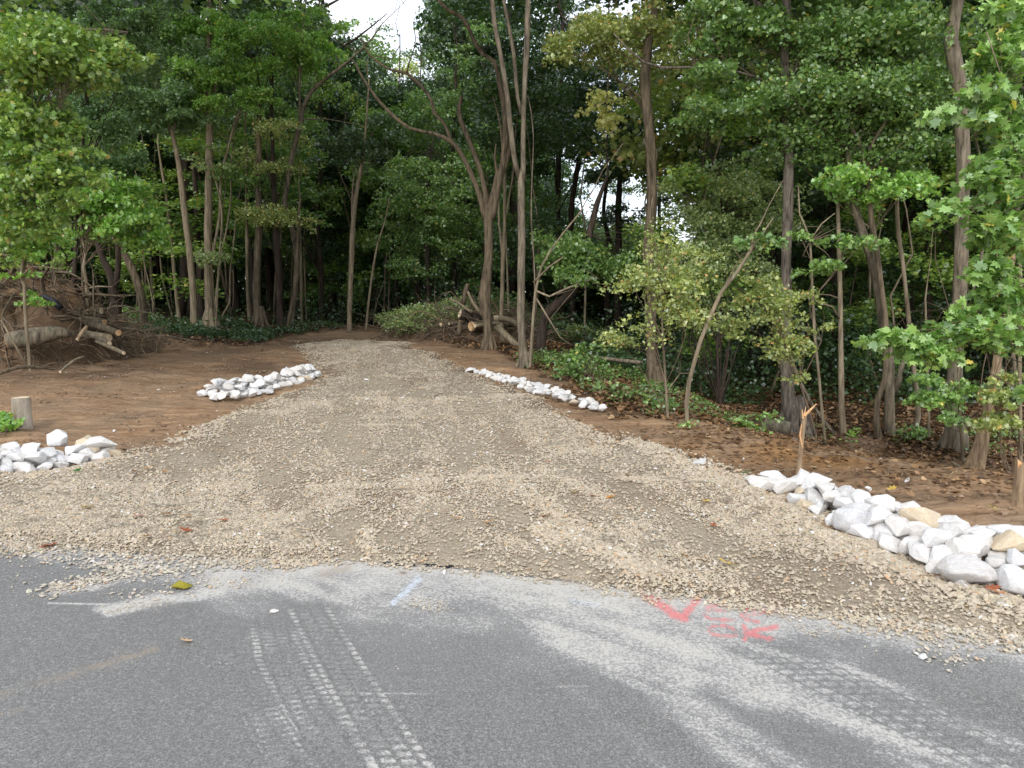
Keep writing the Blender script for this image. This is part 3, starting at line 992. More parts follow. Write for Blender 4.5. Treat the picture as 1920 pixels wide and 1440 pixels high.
# ------------------------------------------------------------------ riprap
import bmesh
def rock_mesh(i, mat):
    r = random.Random(100 + i)
    bm = bmesh.new()
    vs = []
    for j in range(15):
        z = r.uniform(-1, 1)
        a = r.uniform(0, 6.283)
        q_ = math.sqrt(1 - z * z)
        m = r.uniform(0.86, 1.08)
        vs.append(bm.verts.new((q_ * math.cos(a) * m, q_ * math.sin(a) * m, z * m)))
    res = bmesh.ops.convex_hull(bm, input=vs)
    bmesh.ops.delete(bm, geom=[v for v in bm.verts if not v.link_faces], context='VERTS')
    bmesh.ops.dissolve_limit(bm, angle_limit=R(16), verts=bm.verts[:], edges=bm.edges[:])
    bmesh.ops.bevel(bm, geom=bm.edges[:] , offset=0.20, segments=3, profile=0.55, affect='EDGES', clamp_overlap=True)
    bmesh.ops.triangulate(bm, faces=bm.faces[:])
    bmesh.ops.subdivide_edges(bm, edges=[e for e in bm.edges if e.calc_length() > 0.35], cuts=1)
    bm.normal_update()
    for v in bm.verts:
        f = fbm(np.array([v.co.x * 1.7 + i]), np.array([v.co.y * 1.7 + v.co.z * 1.3]), 3, i)[0] - 0.5
        v.co += v.normal * f * 0.24
    me = bpy.data.meshes.new('rock')
    bm.to_mesh(me)
    bm.free()
    me.polygons.foreach_set("use_smooth", [True] * len(me.polygons))
    try:
        me.set_sharp_from_angle(angle=R(28))
    except Exception:
        pass
    me.materials.append(mat)
    return me
ROCKS = [rock_mesh(i, M['rock']) for i in range(12)]
ROCKS_T = [rock_mesh(20 + i, M['rock_tan']) for i in range(3)]
ROCKS_G = [rock_mesh(30 + i, M['rock_grey']) for i in range(4)]

def put_rock(me, p, s, sq=None, rot=None):
    o = link('rock', me, loc=tuple(p))
    q_ = sq or (random.uniform(.95, 1.35), random.uniform(.8, 1.05), random.uniform(.55, .8))
    o.scale = tuple(s * 0.5 * a for a in q_)
    o.rotation_euler = rot or (random.uniform(-.35, .35), random.uniform(-.35, .35), random.uniform(0, 6.28))
    return o

def pile(pxpoly, size, mind, layers, label, group, dz=0.09, tanp=0.06, greyp=0.12, extra=None):
    P = [tuple(hit(*p)[:2]) for p in pxpoly] if extra is None else extra
    xs_ = [p[0] for p in P]
    ys_ = [p[1] for p in P]
    n_tot = 0
    for L in range(layers):
        pts = []
        for t in range(2600):
            x = random.uniform(min(xs_), max(xs_))
            y = random.uniform(min(ys_), max(ys_))
            s = float(poly_sd(np.array([x]), np.array([y]), P)[0])
            if s < 0.02 + L * 0.13:
                continue
            md = mind * (1 + 0.25 * L)
            if all((x - a) ** 2 + (y - b) ** 2 > md * md for a, b in pts):
                pts.append((x, y))
        for x, y in pts:
            s = random.uniform(*size)
            k = random.random()
            me = random.choice(ROCKS_T if k < tanp else ROCKS_G if k < tanp + greyp else ROCKS)
            o = put_rock(me, (x, y, hgt(x, y) + 0.22 * s + L * dz + random.uniform(-.01, .02)), s)
            if me in ROCKS_T:
                tag(o, 'tan rock among the white ones in ' + label, 'rock', 'tan rocks in ' + label)
            elif me in ROCKS_G:
                tag(o, 'grey-veined rock with a dull face in ' + label, 'rock', 'grey rocks in ' + label)
            else:
                tag(o, 'white angular limestone rock in ' + label, 'rock', group)
            n_tot += 1
    return n_tot

pile([(1432, 908), (1500, 910), (1560, 930), (1640, 955), (1720, 985), (1800, 1000), (1880, 1012), (1960, 1035), (1985, 1125), (1950, 1130), (1920, 1118), (1840, 1108), (1760, 1085),
      (1690, 1050), (1640, 1030), (1590, 1005), (1520, 965)], (.145, .245), .107, 2, 'the right front riprap row', 'white rocks of the right front riprap', .07)
pile([(372, 741), (392, 730), (450, 722), (500, 722), (545, 706), (585, 697), (602, 706), (565, 722), (500, 740), (445, 753), (400, 752)], (.135, .22), .112, 2,
     'the crescent pile left of the drive', 'white rocks of the crescent pile', .10, .03, .12)
pile([(-60, 846), (0, 850), (60, 858), (120, 862), (190, 852), (236, 853), (190, 868), (130, 878), (60, 890), (0, 897), (-60, 905)], (.15, .25), .12, 2,
     'the left riprap below the stump', 'white rocks of the left front riprap', .075, .06, .10)
pile([(868, 694), (885, 692), (950, 709), (1010, 725), (1070, 745), (1120, 762), (1155, 774), (1110, 772), (1050, 754), (990, 735), (920, 712)], (.11, .175), .10, 2,
     'the long thin rock row right of the drive', 'white rocks of the long thin row', .055, .03, .08)
# rocks that stand out
def solo(px, py, me, s, sq, rz, label, up=.15):
    p = hit(px, py)
    o = put_rock(me, (p[0], p[1], p[2] + up), s, sq, (0.1, 0.12, rz))
    tag(o, label, 'rock')
solo(1445, 925, ROCKS[2], .28, (1.6, .7, .55), -0.5, 'long flat white rock at the near tip of the right riprap row', .06)
solo(1735, 1018, ROCKS_T[0], .27, (1.35, .9, .8), -0.6, 'largest tan rock on top of the right riprap', .17)
solo(1600, 998, ROCKS_G[1], .28, (1.2, .9, .8), 0.2, 'big grey-veined boulder at the front edge of the right riprap', .08)
solo(1815, 1098, ROCKS_G[2], .27, (1.3, .85, .7), 0.1, 'big grey rock lowest at the foot of the right riprap', .08)
solo(170, 862, ROCKS_T[1], .30, (1.1, .9, .85), 0.4, 'peach-coloured rock near the right end of the left riprap', .12)
solo(186, 862, ROCKS[5], .28, (1.3, .7, .7), 0.5, 'slab-like white rock tilted on top of the left riprap', .13)
solo(112, 852, ROCKS[7], .24, (1.0, .9, .9), 0.5, 'pointed white rock rising highest in the left riprap', .16)
solo(1810, 1068, rock_mesh(50, M['rock_dark']), .13, (1.2, .9, .7), 0.5, 'small dark stone wedged between the right riprap rocks', .10)
p = flat(514, 1150)
tag(put_rock(ROCKS[3], (p[0], p[1], .012), .045, (1.3, .8, .5), (0, 0, .3)), 'single white pebble lying alone on the asphalt left of centre', 'pebble')
p = flat(1730, 1236)
tag(put_rock(ROCKS[4], (p[0], p[1], .012), .045, (1.1, .9, .7), (0, 0, .3)), 'white pebble on the dark asphalt at the lower right', 'pebble')
for (x, y) in [(956, 756), (905, 743), (752, 752), (686, 716), (690, 753), (920, 761)]:
    p = hit(x, y)
    tag(put_rock(ROCKS[random.randrange(12)], (p[0], p[1], p[2] + .03), .09, (1.4, .9, .55)), 'pale fist-sized stone lying loose on the upper drive', 'stone', 'loose stones on the upper drive')
p = hit(1628, 921)
tag(put_rock(ROCKS[8], (p[0], p[1], p[2] + .02), .055, (1.3, 1, .8), (0, 0, .1)), 'small squarish white stone alone on the brown soil behind the right riprap', 'stone')
for k_, (x, y, s) in enumerate([(1312, 871, .12), (1700, 905, .06)]):
    p = hit(x, y)
    tag(put_rock(ROCKS_G[k_], (p[0], p[1], p[2] + .02), s, (1.4, .8, .5)), ['flat grey stone on the gravel edge left of the broken stake', 'brown-grey stone half sunk in the soil beside the stripped leaning trunk'][k_], 'stone')

# ------------------------------------------------------------------ black tar crumbs at the asphalt edge
mb = MB()
for L in [[(1455, 1130), (1475, 1133)], [(1500, 1134), (1560, 1146), (1640, 1152)], [(715, 1059), (850, 1066)], [(1262, 1105), (1290, 1110)]]:
    W = [flat(*p) for p in L]
    for (a, b) in zip(W[:-1], W[1:]):
        n = int(math.dist(a, b) / 0.035)
        for i in range(n):
            if random.random() < .25:
                continue
            t = (i + random.random()) / n
            x, y = a[0] + (b[0] - a[0]) * t, a[1] + (b[1] - a[1]) * t + random.uniform(-.012, .012)
            s = random.uniform(.006, .015)
            mb.add(ICO * np.array([s * 2.2, s, s * .8]) * (0.7 + 0.6 * rng.random((12, 1))) + np.array([x, y, .01]), IF)
tag(link('tar_crumbs', mb.mesh('tar_crumbs', M['tar'], False)), kind='stuff')

X, Y = scatter(60000, -13, 7, 3.6, 22)
Y = 3.6 + (Y - 3.6) * .9
k = (poly_sd(X, Y, DRIVE) < -.05) & (litter_mask(X, Y) < .9) & (Y > edge(X) + .1) & (fbm(X * 1.6, Y * 2.2, 3, 95) > .47)
X, Y = X[k], Y[k]
S = .01 + .05 * g.random(len(X)) ** 3.5
tag(link('soil_clods', stones('soil_clods', X, Y, height(X, Y) + .008, S, M['clod'], stone_cols(len(X), g, (0.27, 0.185, 0.12), .5), 9)), kind='stuff')

# ================================================================== TREES
def stem_world(S, D, top_ext=0.0, dy=0.0):
    """S: (px, py, width px) rows -> world rows (x, y, z, r) at distance D"""
    out = []
    n = len(S)
    for i, s in enumerate(S):
        Dy = D + dy * i / max(1, n - 1)
        p = at(s[0], s[1], Dy)
        out.append([p[0], p[1], p[2], s[2] * 0.41 / F * Dy])
    if top_ext:
        a, b = np.array(out[-2]), np.array(out[-1])
        d = (b - a)[:3]
        d /= (np.linalg.norm(d) + 1e-9)
        d = d * 0.6 + np.array([0, 0, 0.5])
        d /= np.linalg.norm(d)
        for k in (0.35, 0.7, 1.0):
            out.append([b[0] + d[0] * top_ext * k, b[1] + d[1] * top_ext * k, b[2] + d[2] * top_ext * k, b[3] * (1 - 0.75 * k)])
    return out

CROWNS = {}
def crown_protos():
    for kind, pal in (('dark', 'dark'), ('green', 'green')):
        L = []
        for i in range(3):
            g = np.random.default_rng(500 + i + (50 if kind == 'dark' else 0))
            cl = []
            for k in range(15):
                a = g.random() * 6.28
                z = g.random()
                rr = (0.35 + 0.65 * math.sin(math.pi * (0.15 + 0.8 * z))) * 2.6 * g.random() ** .5
                cl.append(((rr * math.cos(a), rr * math.sin(a), z * 7.5), (1.1, 1.1, .5), 6, .75))
            P, c = plates(cl, .17, g, 0.95)
            L.append(leaf_mesh('crown', P, .15, pal, KITE, .55, seed=i + 9))
        CROWNS[kind] = L
crown_protos()

LABELS_USED = set()
def tree(px, py, label, stems, mat='bark_brown', D=None, crown=None, pal='green', leaf=.10, shape=LOBE, cat='tree', name='tree', upper=0, seed=0, cover=1.1,
         group=None, dy=0.0, flare=1.0, sides=10, up=.5, twigs=True, ext=True, wob=.06):
    leaf = leaf * (.66 if shape is not KITE else .85)
    base = hit(px, py) if D is None else None
    if D is not None:
        p = at(px, py, D)
        base = np.array([p[0], D, hgt(p[0], D)])
    D0 = base[1]
    t = thing(name, label, cat, tuple(base), group)
    mb = MB()
    SW = []
    for i, S in enumerate(stems):
        top = S[-1][1] <= 12
        if i == 0 and not top and S[-1][2] > 2:
            S = list(S)
            xx, yy, ww = S[-1]
            dx = (S[-1][0] - S[-2][0]) / max(1, abs(S[-1][1] - S[-2][1])) * 30
            for kk in range(1, 6):
                xx, yy, ww = xx + dx * .6 + random.uniform(-7, 7), yy - 26, ww * .68
                if yy < -40:
                    break
                S.append((xx, yy, max(ww, 1.2)))
        W = stem_world(S, D0, (3.5 + S[-1][2] * .12) if (top and ext) else 0, dy=(random.uniform(-.5, .5) if i else 0))
        if i == 0:
            b = list(W[0])
            W[0][3] *= flare
            W = [[b[0], b[1], base[2] - .15, W[0][3] * (1.15 if flare > 1 else 1)]] + W
        SW.append(W)
        if i == 0 and flare >= 1.1:
            r0 = W[1][3]
            for q5 in range(6):
                aa = q5 * 1.05 + random.uniform(-.3, .3)
                rl = r0 * random.uniform(1.4, 2.0)
                ca, sa = math.cos(aa), math.sin(aa)
                bx, by = W[1][0], W[1][1]
                tube(mb, [[bx + ca * r0 * .35, by + sa * r0 * .35, base[2] + r0 * 2.6, r0 * .34], [bx + ca * r0 * .85, by + sa * r0 * .85, base[2] + r0 * .9, r0 * .36],
                          [bx + ca * rl * .75, by + sa * rl * .75, hgt(bx + ca * rl * .75, by + sa * rl * .75) + r0 * .05, r0 * .28], [bx + ca * rl * 1.3, by + sa * rl * 1.3, hgt(bx + ca * rl * 1.3, by + sa * rl * 1.3) - .05, r0 * .12]], 7, .08, .08, seed=q5)
        tube(mb, W, sides if i == 0 else max(6, sides - 3), .18 if W[0][3] > .04 else .25, wob, seed=seed + i)
    link('trunk', mb.mesh('trunk', M[mat], True, off=base), t)
    SWa = np.array([r for W in SW for r in W])
    if crown:
        g = np.random.default_rng(1000 + seed + int(px))
        cl = [pxclump(c[0], c[1], c[2], c[3], D0 + (c[5] if len(c) > 5 else 0), c[4], pr=min(.5, max(.16, .5 * c[2] * D0 / F))) for c in crown]
        P, cents = plates(cl, leaf, g, cover)
        link('crown', leaf_mesh('crown', P, leaf, pal, shape, up, seed=seed + 3, off=base), t)
        if twigs:
            mb = MB()
            for pc, rad in cents:
                if g.random() < .35:
                    continue
                d = np.linalg.norm((SWa[:, :3] - pc) * np.array([1, 1, 1.4]) + np.array([0, 0, .6]), axis=1)
                s = SWa[int(np.argsort(d)[min(len(d) - 1, int(g.integers(0, 5)))])]
                q_ = s[:3]
                if np.linalg.norm(q_ - pc) > 6:
                    continue
                mid = (q_ + pc) / 2 + g.normal(0, .12, 3) + np.array([0, 0, .12])
                r0 = min(s[3] * .5, .006 + .004 * np.linalg.norm(q_ - pc))
                tube(mb, [[*q_, r0], [*mid, r0 * .7], [*pc, r0 * .35], [*(pc + g.normal(0, rad * .5, 3) * np.array([1, 1, .3])), .002]], 4, .3, .02, False)
            if mb.n:
                link('branches', mb.mesh('branches', M['bark_dark' if mat == 'bark_dark' else 'twig'], True, off=base), t)
    if upper:
        for u in range(upper):
            src = random.choice(CROWNS['green' if u % 2 else 'dark'])
            c = link('crown', src, t)
            W = SW[min(u, len(SW) - 1)][-1]
            z0 = max(W[2] - 2.5, 1.9 + .37 * D0)
            c.location = (W[0] - base[0] + random.uniform(-.6, .6), W[1] - base[1] + random.uniform(-.3, 1.5), z0 - base[2])
            c.rotation_euler = (0, 0, random.uniform(0, 6.28))
            c.scale = (1.1, 1.1, .8)
    return t

# ---- the two big trees in the middle, right of the head of the drive
tree(917, 655, 'big brown tree with a swollen knot low on its trunk and crooked bare limbs', [
    [(917, 655, 25), (916, 625, 22), (913, 590, 22), (908, 560, 29), (911, 530, 25), (916, 490, 20), (916, 440, 20), (916, 400, 23)],
    [(910, 410, 15), (898, 362, 12), (872, 302, 10.5), (848, 267, 11.2), (813, 250, 7.4), (767, 240, 6.8), (730, 210, 6.8), (703, 180, 6), (677, 140, 5.2), (662, 112, 3.8)],
    [(848, 270, 8.7), (832, 230, 7.4), (814, 212, 7.4), (809, 188, 7.5), (787, 158, 6.8), (763, 137, 6.8), (730, 130, 5.2), (693, 103, 4.5), (677, 72, 3)],
    [(914, 400, 12), (906, 340, 11.8), (890, 290, 11.2), (873, 248, 10.5), (860, 212, 10.5), (866, 180, 8.1)],
    [(922, 410, 17), (936, 340, 14), (946, 280, 12), (947, 220, 12.4), (937, 160, 11.2), (927, 115, 9.9), (903, 100, 8.7), (885, 68, 8.1), (868, 34, 7.4), (823, 2, 6.8)],
    [(935, 345, 12.4), (952, 290, 12.4), (954, 240, 9.9), (948, 190, 8.1), (944, 150, 7.5)],
    [(763, 137, 3.8), (768, 115, 3), (780, 80, 2.2), (775, 40, 2)], [(787, 158, 3), (790, 110, 2.2), (785, 60, 2.2)], [(703, 105, 3), (735, 110, 2.2), (750, 85, 2)]],
    'bark_brown', upper=1, flare=1.15, seed=1, sides=14)
tree(982, 690, 'tall grey-brown tree splitting into three upright stems beside the knotted one', [
    [(984, 690, 24), (980, 650, 19), (977, 600, 18), (977, 540, 18), (978, 480, 17), (978, 400, 16.5), (977, 330, 16)],
    [(974, 335, 11), (966, 305, 11.8), (957, 240, 11.2), (951, 180, 11.2), (940, 110, 10.5), (930, 60, 9.9), (923, 2, 9.9)],
    [(981, 340, 13), (981, 290, 11), (982, 200, 10.5), (987, 100, 12.4), (990, 2, 11.8)],
    [(978, 215, 8.7), (970, 180, 8.1), (963, 100, 8.1), (952, 40, 7.4), (945, 2, 6.8)],
    [(996, 700, 4.5), (1003, 540, 3), (996, 400, 3), (1000, 250, 2.2), (990, 180, 2.2)]],
    'bark_grey', upper=2, flare=1.2, seed=2, sides=14)
tree(942, 642, 'slender pale tree growing between the two big central trunks', [
    [(942, 642, 11), (940, 600, 10), (942, 540, 10), (943, 490, 9), (946, 430, 8), (946, 330, 7), (940, 250, 6)], [(943, 480, 7), (936, 420, 5), (935, 360, 4)]], 'bark_tan', seed=3, flare=1.0)
tree(993, 692, 'thin bare forked sapling at the foot of the central trees', [
    [(993, 692, 7), (1000, 590, 6), (1004, 545, 6), (1015, 500, 5), (1035, 465, 4), (1060, 432, 4), (1088, 398, 3)],
    [(1004, 545, 6), (1030, 556, 5), (1060, 542, 5), (1090, 530, 4), (1120, 520, 3)], [(1000, 530, 5), (1030, 500, 4), (1056, 482, 3)],
    [(1006, 560, 4), (1030, 600, 4), (1050, 632, 3), (1072, 648, 2)]], 'bark_tan', seed=4, cat='sapling', name='sapling',
    crown=[(1100, 520, 26, 8, 3)], leaf=.08)
tree(1014, 668, 'thick dark trunk leaning right behind the central pair', [
    [(1012, 668, 24), (1018, 610, 24), (1032, 580, 22), (1060, 560, 22), (1082, 530, 20), (1098, 490, 20), (1105, 440, 16), (1120, 380, 12)]], 'bark_dark', seed=5,
    crown=[(1120, 500, 90, 26, 12), (1150, 470, 90, 30, 12), (1060, 470, 60, 30, 8), (1190, 500, 60, 20, 6)], pal='green', leaf=.09)

# ---- right of centre
tree(1225, 726, 'dark vine-wrapped tree right of the central gap', [
    [(1227, 726, 34), (1222, 680, 25), (1221, 600, 23), (1222, 540, 23), (1215, 450, 22), (1222, 400, 23), (1222, 330, 23), (1219, 260, 22), (1212, 190, 22), (1210, 130, 22), (1217, 70, 19), (1231, 2, 15)],
    [(1232, 640, 4), (1209, 560, 4), (1228, 470, 4), (1209, 380, 4), (1232, 290, 4), (1202, 200, 4), (1222, 100, 3)],
    [(1210, 660, 3), (1230, 580, 3), (1206, 480, 3), (1231, 350, 3), (1207, 260, 3)]], 'bark_brown', upper=2, seed=6, flare=1.1,
    crown=[(1120, 60, 90, 45, 14), (1240, 60, 60, 45, 8), (1060, 90, 50, 30, 6), (1290, 100, 40, 40, 5)], pal='olive', leaf=.085, cover=.8)
tree(1160, 700, 'dark straight trunk left of the vine-wrapped tree', [[(1160, 640, 16), (1158, 560, 15), (1160, 470, 15), (1160, 380, 13), (1165, 300, 9)]], 'bark_dark', D=24, seed=7,
     crown=[(1150, 330, 90, 22, 7), (1180, 395, 80, 18, 5), (1100, 250, 60, 22, 5)], pal='dark')
tree(1073, 640, 'blackish trunk bending right above the leaning one', [[(1073, 640, 14), (1073, 520, 13), (1071, 400, 12), (1082, 320, 12), (1092, 275, 10), (1096, 230, 8)]], 'bark_dark', D=25, seed=8,
     crown=[(1090, 190, 120, 60, 24), (1130, 130, 110, 50, 18), (1040, 260, 60, 40, 8)], pal='dark', leaf=.12)
tree(1138, 640, 'black crooked trunk standing in the bright gap', [[(1140, 640, 12), (1138, 540, 11), (1145, 470, 10), (1132, 400, 9), (1140, 330, 7)], [(1052, 205, 10), (1072, 165, 9), (1095, 130, 7)]], 'bark_dark', D=27, seed=9)
tree(1288, 792, 'tan bare pole bending over to the right at the edge of the soil', [
    [(1288, 794, 10), (1287, 760, 10), (1292, 715, 10), (1313, 640, 9), (1333, 590, 9), (1352, 548, 9), (1382, 510, 8), (1408, 468, 7)],
    [(1408, 468, 5), (1430, 438, 4), (1450, 408, 2)]], 'bark_tan', seed=10, wob=.03,
    crown=[(1440, 450, 40, 9, 4)], pal='green', leaf=.07, cat='sapling', name='sapling')
tree(1252, 785, 'thin upright sapling with loose leaf sprays left of the bent pole', [
    [(1252, 785, 6), (1248, 720, 5), (1243, 640, 5), (1240, 560, 4), (1236, 500, 3)], [(1250, 735, 3), (1275, 700, 2), (1300, 700, 2)]], 'bark_tan', seed=11, cat='sapling', name='sapling',
    crown=[(1230, 560, 80, 60, 22), (1265, 480, 60, 50, 14), (1195, 620, 55, 30, 12), (1150, 640, 30, 14, 4), (1290, 560, 40, 50, 8), (1225, 450, 30, 30, 5), (1190, 520, 30, 40, 6)], pal='olive', leaf=.055, cover=.30)
tree(1332, 700, 'small leafy grey-green tree filling the space behind the bent pole', [
    [(1350, 760, 8), (1345, 640, 7), (1360, 500, 6), (1355, 400, 5), (1340, 320, 4)]], 'bark_dark', D=14.5, seed=12,
    crown=[(1340, 470, 80, 70, 26), (1390, 400, 80, 70, 26), (1330, 350, 70, 50, 16), (1400, 320, 60, 40, 12), (1420, 500, 50, 60, 12), (1310, 560, 60, 50, 12), (1380, 600, 60, 30, 8)], pal='grey', leaf=.065, cover=.45)
tree(1485, 812, 'straight scaly-barked tree with a broad flared foot behind the broken stake', [
    [(1490, 812, 56), (1486, 790, 42), (1480, 760, 34), (1475, 700, 27), (1472, 640, 25), (1475, 560, 24), (1474, 500, 22), (1476, 440, 22), (1478, 360, 22), (1478, 290, 22), (1472, 200, 22), (1472, 120, 21), (1475, 2, 19)],
    [(1466, 90, 13), (1452, 50, 11), (1440, 20, 10), (1415, 2, 9)], [(1480, 160, 11), (1492, 130, 9), (1500, 100, 6)],
    [(1470, 162, 6), (1450, 157, 5), (1418, 145, 5), (1372, 131, 5), (1300, 126, 5), (1245, 127, 5), (1208, 117, 4), (1175, 90, 4), (1150, 62, 3)],
    [(1474, 105, 4), (1445, 98, 3), (1405, 92, 2)], [(1480, 120, 4), (1510, 82, 3), (1540, 60, 2)], [(1490, 160, 4), (1500, 120, 3), (1550, 80, 2)]],
    'bark_scaly', upper=2, seed=13, flare=1.15, sides=14,
    crown=[(1390, 60, 70, 60, 16), (1340, 130, 60, 50, 10), (1330, 40, 50, 50, 9), (1440, 190, 50, 30, 6), (1360, 210, 70, 30, 8), (1420, 260, 60, 30, 8)], pal='green', leaf=.09)
tree(1547, 828, 'thin pale sapling carrying small leaf sprays right of the broken stake', [
    [(1547, 828, 7), (1541, 770, 7), (1535, 700, 6), (1527, 620, 6), (1524, 560, 6), (1521, 490, 5), (1519, 452, 5), (1510, 425, 4), (1499, 400, 3), (1497, 350, 2)],
    [(1519, 452, 4), (1540, 420, 3), (1565, 400, 2)]], 'bark_tan', seed=14, cat='sapling', name='sapling',
    crown=[(1535, 500, 42, 12, 7), (1575, 455, 40, 12, 6), (1500, 440, 30, 8, 3), (1620, 450, 30, 10, 4)], pal='near', leaf=.085, shape=MAPLE, cover=.9)
tree(1520, 800, 'small yellowing shrub-like tree spreading in front of the scaly trunk', [
    [(1530, 815, 4), (1500, 720, 4), (1470, 640, 4), (1440, 590, 3)], [(1500, 720, 3), (1540, 640, 2)]], 'twig', D=10.0, seed=15, cat='sapling', name='sapling',
    crown=[(1450, 560, 55, 22, 10), (1500, 610, 50, 22, 8), (1400, 600, 50, 24, 9), (1470, 645, 60, 22, 8), (1430, 520, 45, 16, 6), (1380, 560, 35, 18, 5), (1460, 710, 40, 14, 4), (1510, 550, 30, 16, 4)], pal='olive', leaf=.055, shape=MAPLE, cover=.42)
tree(1580, 816, 'smooth straight slender trunk midway between the scaly and the twisted tree', [
    [(1581, 816, 17), (1579, 780, 14), (1577, 700, 13), (1576, 600, 11), (1574, 500, 10), (1572, 420, 9), (1570, 340, 7)], [(1575, 600, 5), (1560, 575, 4), (1530, 565, 3)],
    [(1575, 560, 4), (1555, 553, 3), (1530, 552, 2)]], 'bark_tan', seed=16)
tree(1568, 818, 'grey dead pole propped at a slant across the scaly tree', [[(1568, 818, 8), (1545, 790, 8), (1520, 755, 8), (1498, 712, 7), (1480, 660, 6), (1470, 640, 4)]], 'bark_grey', seed=17, name='dead_pole', cat='dead pole', wob=.03)
tree(1648, 822, 'twisted trunk with peeling reddish bark in the right-hand group', [
    [(1648, 822, 17), (1643, 790, 14), (1646, 745, 14), (1658, 715, 13), (1662, 660, 12), (1660, 600, 12), (1650, 520, 12), (1644, 470, 12), (1636, 430, 12), (1630, 370, 11), (1622, 310, 10), (1608, 258, 9), (1598, 242, 7)],
    [(1625, 320, 8), (1632, 275, 7), (1648, 248, 6), (1668, 218, 5)], [(1612, 262, 5), (1622, 225, 4), (1640, 190, 3)]], 'bark_brown', seed=18, wob=.1,
    crown=[(1600, 330, 60, 14, 8), (1680, 340, 60, 14, 8), (1560, 345, 50, 12, 6), (1640, 360, 70, 12, 6)], pal='bright', leaf=.08, shape=MAPLE, cover=.85)
tree(1668, 815, 'thick grey trunk leaning up to the left behind the twisted one', [
    [(1668, 815, 26), (1668, 760, 23), (1668, 700, 23), (1662, 640, 22), (1652, 580, 21), (1640, 510, 20), (1622, 450, 18), (1606, 400, 18), (1596, 350, 16), (1590, 280, 14)],
    [(1676, 740, 12), (1690, 690, 12), (1700, 650, 9), (1705, 600, 7)]], 'bark_grey', seed=19,
    crown=[(1560, 190, 120, 50, 26), (1660, 140, 130, 60, 32), (1600, 60, 120, 50, 22), (1700, 230, 80, 50, 16), (1520, 120, 60, 40, 9), (1570, 270, 90, 30, 12), (1720, 60, 70, 50, 12), (1690, 300, 70, 30, 10)],
    pal='green', leaf=.075, cover=.6, upper=1)
tree(1718, 806, 'wavy slender trunk kinked near the ground in the right-hand group', [
    [(1715, 806, 13), (1722, 780, 12), (1720, 740, 11), (1713, 690, 10), (1708, 640, 10), (1701, 570, 9), (1692, 490, 9), (1684, 430, 9), (1681, 350, 8), (1681, 250, 6), (1683, 180, 4)],
    [(1684, 330, 4), (1700, 290, 3), (1740, 240, 2)], [(1681, 255, 3), (1660, 245, 2), (1635, 250, 2)]], 'bark_tan', seed=20)
tree(1742, 822, 'thin straight sapling between the wavy trunk and the big mottled one', [[(1742, 822, 7), (1741, 760, 6), (1739, 690, 6), (1738, 640, 5), (1735, 560, 4)]], 'bark_tan', seed=21, cat='sapling', name='sapling')
tree(1790, 842, 'largest right-hand tree, mottled bark, bulging where it enters the top of view', [
    [(1790, 842, 46), (1788, 800, 36), (1788, 740, 32), (1793, 660, 31), (1796, 600, 31), (1801, 520, 29), (1803, 440, 29), (1805, 360, 29), (1806, 290, 29), (1802, 220, 29), (1798, 160, 30), (1789, 110, 32), (1783, 75, 30), (1788, 40, 26), (1796, 2, 24)],
    [(1800, 520, 12), (1820, 560, 9), (1842, 470, 6), (1850, 430, 4)]], 'bark_grey', upper=2, seed=22, flare=1.1, sides=16, wob=.05)
tree(1806, 868, 'spindly sapling in front of the big mottled tree', [[(1806, 868, 7), (1802, 810, 7), (1799, 750, 6), (1796, 700, 5)], [(1803, 800, 3), (1830, 770, 2)]], 'bark_tan', seed=23, cat='sapling', name='sapling',
    crown=[(1770, 745, 55, 14, 10), (1800, 720, 30, 12, 4), (1745, 710, 30, 12, 3), (1790, 775, 30, 10, 3)], pal='near', leaf=.08, shape=MAPLE, cover=.9)
tree(1830, 880, 'stripped dead trunk with bare tan wood leaning right at the clearing edge', [
    [(1824, 884, 50), (1832, 858, 36), (1846, 800, 26), (1858, 745, 24), (1868, 690, 20), (1874, 640, 17), (1884, 570, 14), (1892, 520, 12), (1902, 470, 10), (1914, 420, 7)]], 'bark_bare', seed=24, cat='dead tree', name='dead_tree', wob=.12)
tree(1762, 720, 'near maple with large bright leaves reaching in from the right edge', [
    [(1990, 930, 22), (1985, 760, 18), (1975, 600, 16), (1960, 400, 12), (1950, 200, 9), (1930, 60, 6)], [(1982, 700, 7), (1900, 640, 5), (1800, 640, 4), (1720, 655, 3), (1640, 650, 2)],
    [(1960, 420, 5), (1880, 380, 4), (1830, 260, 3), (1850, 120, 2)], [(1975, 560, 5), (1900, 470, 4), (1860, 430, 3)], [(1950, 250, 4), (1880, 150, 3), (1850, 60, 2)]],
    'bark_tan', D=7.0, seed=25, leaf=.106, shape=MAPLE, pal='near', cover=.8, up=.55, wob=.03,
    crown=[(1880, 110, 42, 40, 14), (1850, 170, 36, 26, 8), (1900, 240, 36, 50, 14), (1850, 210, 50, 14, 7), (1855, 330, 36, 34, 10), (1890, 330, 40, 60, 18), (1860, 420, 46, 30, 13), (1900, 440, 30, 60, 12),
           (1890, 540, 40, 30, 12), (1850, 500, 30, 20, 6), (1800, 620, 70, 22, 16), (1700, 640, 50, 20, 11), (1655, 632, 22, 14, 4), (1850, 590, 60, 24, 11), (1760, 660, 60, 16, 8), (1905, 640, 24, 24, 4), (1925, 720, 20, 30, 4),
           (1800, 380, 22, 20, 3), (1745, 405, 18, 10, 2), (1755, 210, 16, 10, 2), (1900, 30, 30, 30, 6)])
